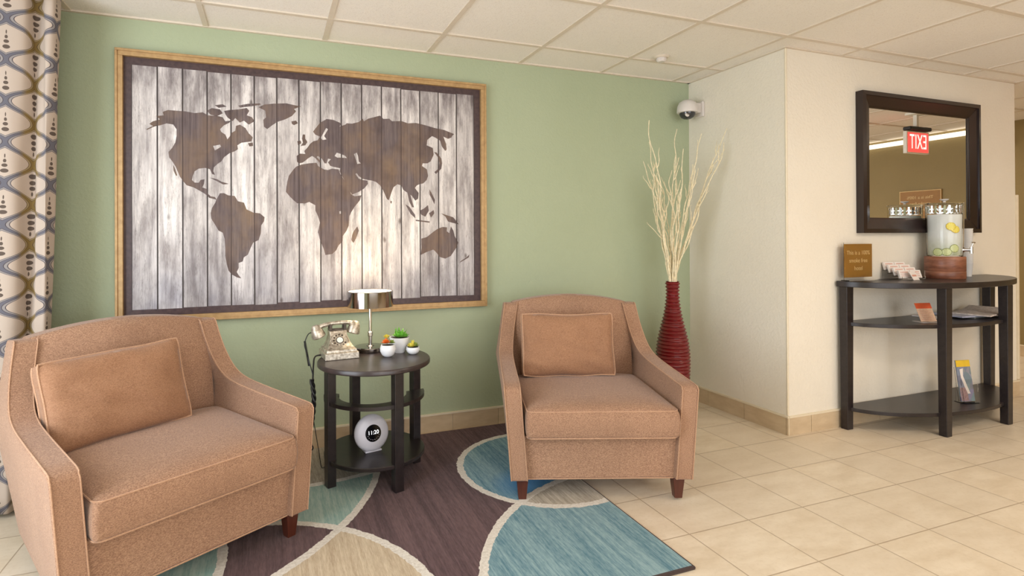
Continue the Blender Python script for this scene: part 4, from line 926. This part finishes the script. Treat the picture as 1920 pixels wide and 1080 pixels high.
for k, (az, zz, tl, mt_, nm, lb) in enumerate([(-131, 0.335, 0.25, M_lem, 'lemon_slice', 'yellow lemon slice floating high behind the glass of the drink dispenser'), (-116, 0.318, -0.5, M_lem, 'lemon_slice', 'yellow lemon slice tilted just right of the highest lemon slice in the dispenser'),
        (-118, 0.195, 0.3, M_lim, 'lime_slice', 'pale lime slice at lower right inside the drink dispenser'), (-145, 0.172, 0.9, M_lim, 'lime_slice', 'pale lime slice resting at the bottom middle of the drink dispenser'), (-175, 0.170, 0.9, M_lim, 'lime_slice', 'pale lime slice resting at the bottom left of the drink dispenser')]):
    bm = B(); lathe(bm, [(0, 0.0015), (0.0225, 0.0015), (0.0255, 0.0008), (0.0255, -0.0008), (0.0225, -0.0015), (0, -0.0015)], 30)
    for v in bm.verts: v.co.z -= 0.5*v.co.x**2/0.09*(1 if nm == 'lemon_slice' else 0.8)
    a = math.radians(az); rr = 0.0885 if nm == 'lemon_slice' else 0.0845
    o = obj(nm, bm, mt_, loc=(DX+rr*math.cos(a), DY+rr*math.sin(a), CZ+zz)); o.rotation_euler = (Matrix.Rotation(a+PI/2, 4, 'Z') @ Matrix.Rotation(PI/2-0.1, 4, 'X') @ Matrix.Rotation(tl*0.25, 4, 'X')).to_euler()
    tag(o, lb, 'fruit slice', 'fruit slices in the dispenser')
# nested plastic cups
M_cup = plain('white translucent plastic', rgb(222, 220, 218), 0.3, var=0.02)
bm = B(); lathe(bm, [(0, 0.0), (0.0215, 0.0), (0.0295, 0.088), (0.031, 0.090), (0.031, 0.092), (0.029, 0.0915), (0.0208, 0.002), (0, 0.002)], 32); cup0 = obj('plastic_cup', bm, M_cup)
NC = 15
for k in range(NC):
    o = cup0 if k == 0 else cup0.copy()
    if k: COL.objects.link(o)
    o.location = (1.545, -0.885, CZ+0.0165*k)
    tag(o, 'white plastic cup, topmost of the tall nested stack by the dispenser' if k == NC-1 else 'white plastic cup, lowest of the tall nested stack by the dispenser' if k == 0 else 'white plastic cup, %s from the %s of the stack by the dispenser' % ((ORD[k], 'bottom') if k < 8 else (ORD[NC-1-k], 'top')), 'cup', 'nested plastic cups')

# things on the middle shelf
M_or = plain('orange print', rgb(212, 84, 36), 0.55, var=0.05); M_peach = plain('peach print', rgb(214, 176, 148), 0.6, var=0.1, nscale=120)
S2 = 0.655
tc = thing('tent_card', 'small tent card with an orange heading on the middle shelf', 'card', (0.885, -1.010, S2), -0.25)
bm = B(); box(bm, (0, 0.0, 0.058), (0.105, 0.0025, 0.118), rx=math.radians(-24)); obj('card', bm, M_peach, tc)
bm = B(); box(bm, (0, 0.0143, 0.0945), (0.105, 0.0015, 0.034), rx=math.radians(-24)); obj('heading', bm, M_or, tc)
bm = B(); 
for k in range(5): box(bm, (-0.008+0.006*(k % 2), 0.407*(-0.045+0.013*k)-0.0018, 0.058+0.913*(-0.045+0.013*k)), (0.07-0.01*(k % 3), 0.0008, 0.003), rx=math.radians(-24))
obj('print', bm, M_pink, tc)
bm = B(); box(bm, (-0.012, -0.010, 0.0012), (0.10, 0.075, 0.0016)); obj('foot', bm, M_card, tc)
M_mag = plain('glossy magazine cover', rgb(176, 178, 196), 0.3, var=0.2, nscale=12); M_mag2 = plain('newspaper print', rgb(196, 184, 176), 0.7, var=0.3, nscale=60)
M_mag3 = plain('grey green brochure', rgb(120, 122, 116), 0.5, var=0.2, nscale=20)
for k, (mx, my, sx_, sy_, rz, mt_, lb) in enumerate([(1.46, -0.935, 0.36, 0.20, 0.10, M_mag3, 'grey brochure at the bottom of the paper pile on the middle shelf'), (1.40, -0.965, 0.42, 0.20, -0.10, M_mag, 'pale glossy magazine in the middle of the pile on the middle shelf'),
        (1.47, -0.985, 0.38, 0.20, 0.22, M_mag2, 'folded newspaper on top of the pile on the middle shelf')]):
    bm = B(); box(bm, (0, 0, 0.0045), (sx_, sy_, 0.009)); slices(bm, 0, [-0.1, 0, 0.08, 0.14])
    for v in bm.verts:
        if k == 2: v.co.z += 0.02*max(0, v.co.x-0.05)/0.14
    tag(obj('magazine', bm, mt_, loc=(mx, my, S2+0.0005+0.0095*k), rot=(0, 0, rz), bevel=0.001), lb, 'magazine', 'papers on the middle shelf')
bm = B(); box(bm, (0, 0, 0.003), (0.10, 0.15, 0.006)); tag(obj('leaflet', bm, M_card, loc=(1.12, -0.900, S2+0.0005), rot=(0, 0, 0.1)), 'white leaflet lying behind the tent card on the middle shelf', 'leaflet')
# brochures on the lower shelf
t = NT('brochure photo print'); co = t.coord(); vo = t.n('ShaderNodeTexVoronoi'); t.put(vo.inputs['Vector'], t.scale(co, (22, 22, 16))); vo.inputs['Scale'].default_value = 1.0
hsv = t.n('ShaderNodeHueSaturation'); t.put(hsv.inputs['Color'], vo.outputs[1]); hsv.inputs['Saturation'].default_value = 0.35; hsv.inputs['Value'].default_value = 0.55
M_photo = t.fin(t.mix(0.55, hsv.outputs[0], rgb(86, 108, 140)), 0.4)
M_yel = plain('yellow print', rgb(222, 184, 48), 0.5, var=0.06); M_pk2 = plain('brochure panel', rgb(150, 120, 120), 0.5, var=0.3, nscale=70)
S3 = 0.135
hold = thing('brochure_holder', 'clear brochure holder on the lower shelf of the console table', 'brochure holder', (1.225, -1.045, S3), -0.20)
bm = B(); box(bm, (0, -0.018, 0.075), (0.118, 0.002, 0.14), rx=math.radians(-8)); box(bm, (0, 0.018, 0.11), (0.118, 0.002, 0.21), rx=math.radians(-8)); box(bm, (0, 0, 0.0015), (0.118, 0.06, 0.003))
box(bm, (-0.059, 0.004, 0.06), (0.002, 0.036, 0.115)); box(bm, (0.059, 0.004, 0.06), (0.002, 0.036, 0.115))
obj('pocket', bm, M_acr, hold)
for k in range(2):
    b_ = thing('brochure', ['tall photo brochure with a yellow top standing in the holder', 'second brochure tucked behind the yellow-topped one in the holder'][k], 'brochure', local((1.225, -1.045, -0.20), (-0.004, 0.008)[k], (-0.006, 0.006)[k], S3+0.004), group='brochures in the holder')
    b_.rotation_euler = (math.radians(-8), 0, -0.20)
    bm = B(); box(bm, (0, 0, 0.128), (0.102, 0.004, 0.248)); obj('cover', bm, M_photo, b_)
    bm = B(); box(bm, (0, -0.0026, 0.234), (0.102, 0.001, 0.038)); obj('heading', bm, M_yel, b_)
    if k == 0:
        bm = B(); box(bm, (-0.022, -0.0026, 0.048), (0.052, 0.001, 0.080)); obj('panel', bm, M_pk2, b_)
        bm = B(); prism(bm, [(-0.03, 0.20), (-0.005, 0.205), (-0.012, 0.16), (0.006, 0.10), (0.024, 0.05), (0.004, 0.05), (-0.014, 0.10), (-0.028, 0.15)], 0, 0.001, Matrix(((1, 0, 0, 0), (0, 0, 1, -0.0031), (0, 1, 0, 0), (0, 0, 0, 1)))); obj('swoosh', bm, M_card, b_)

# ------------------------------------------------------------------ far side of the room, seen in the mirror
M_exr = lite('lit red exit panel', (1.0, 0.06, 0.05, 1), 1.4); M_exw = lite('lit exit letters', (1.0, 0.75, 0.7, 1), 1.2)
ex = thing('exit_sign', 'red EXIT sign hanging from the ceiling, seen in the mirror', 'exit sign', (2.70, -1.71, H))
bm = B(); box(bm, (0, 0, -0.010), (0.16, 0.09, 0.02)); box(bm, (0, 0, -0.07), (0.03, 0.03, 0.12)); obj('canopy', bm, M_white, ex)
bm = B(); box(bm, (0.02, 0, -0.148), (0.30, 0.07, 0.035)); obj('housing', bm, M_blk, ex, bevel=0.01)
bm = B(); box(bm, (0, 0, -0.275), (0.31, 0.03, 0.20)); obj('edge_frame', bm, M_white, ex)
bm = B(); box(bm, (0, 0.016, -0.275), (0.28, 0.004, 0.175)); box(bm, (0, -0.016, -0.275), (0.28, 0.004, 0.175)); obj('panel', bm, M_exr, ex)
for ch_, lx in (('E', -0.092), ('X', -0.022), ('I', 0.034), ('T', 0.086)):
    text_obj('letter', ch_, 0.19, M_exw, ex, (-lx, 0.0188, -0.275), (PI/2, 0, PI), ext=0.0006, sx=0.58)
    text_obj('letter', ch_, 0.19, M_exw, ex, (lx, -0.0188, -0.275), (PI/2, 0, 0), ext=0.0006, sx=0.58)
ws = thing('wall_sign', 'bronze wall sign with cream lettering on the khaki wall, seen in the mirror', 'sign', (XR_, -2.43, 1.525))
bm = B(); box(bm, (-0.006, 0, 0), (0.012, 0.42, 0.33)); obj('plate', bm, M_bro, ws)
bm = B()
for a, b_, c_, d_ in [(0, 0.16, 0.42, 0.006), (0, -0.16, 0.42, 0.006), (0.205, 0, 0.006, 0.33), (-0.205, 0, 0.006, 0.33)]: box(bm, (-0.0125, a, b_), (0.002, c_, d_))
obj('border', bm, M_cream2, ws)
for k, tx_ in enumerate(['This is a 100%', 'smoke free', 'hotel']): text_obj('lettering', tx_, 0.046, M_cream2, ws, (-0.013, 0, 0.085-0.07*k), (PI/2, 0, -PI/2), ext=0.0003)
bl = thing('alarm_bell', 'small round pale alarm bell high on the khaki corridor wall', 'alarm', (XR_, 0.075, 2.13))
BM = Matrix.Rotation(-PI/2, 4, 'Y')
bm = B(); lathe(bm, [(0, 0.0), (0.075, 0.0), (0.075, 0.012), (0.06, 0.03), (0.0, 0.032)], 32, M=BM); obj('plate', bm, M_mag2, bl)
bm = B(); lathe(bm, [(0.0, 0.036), (0.032, 0.034), (0.036, 0.030), (0, 0.030)], 28, M=BM); obj('gong', bm, M_cam, bl)
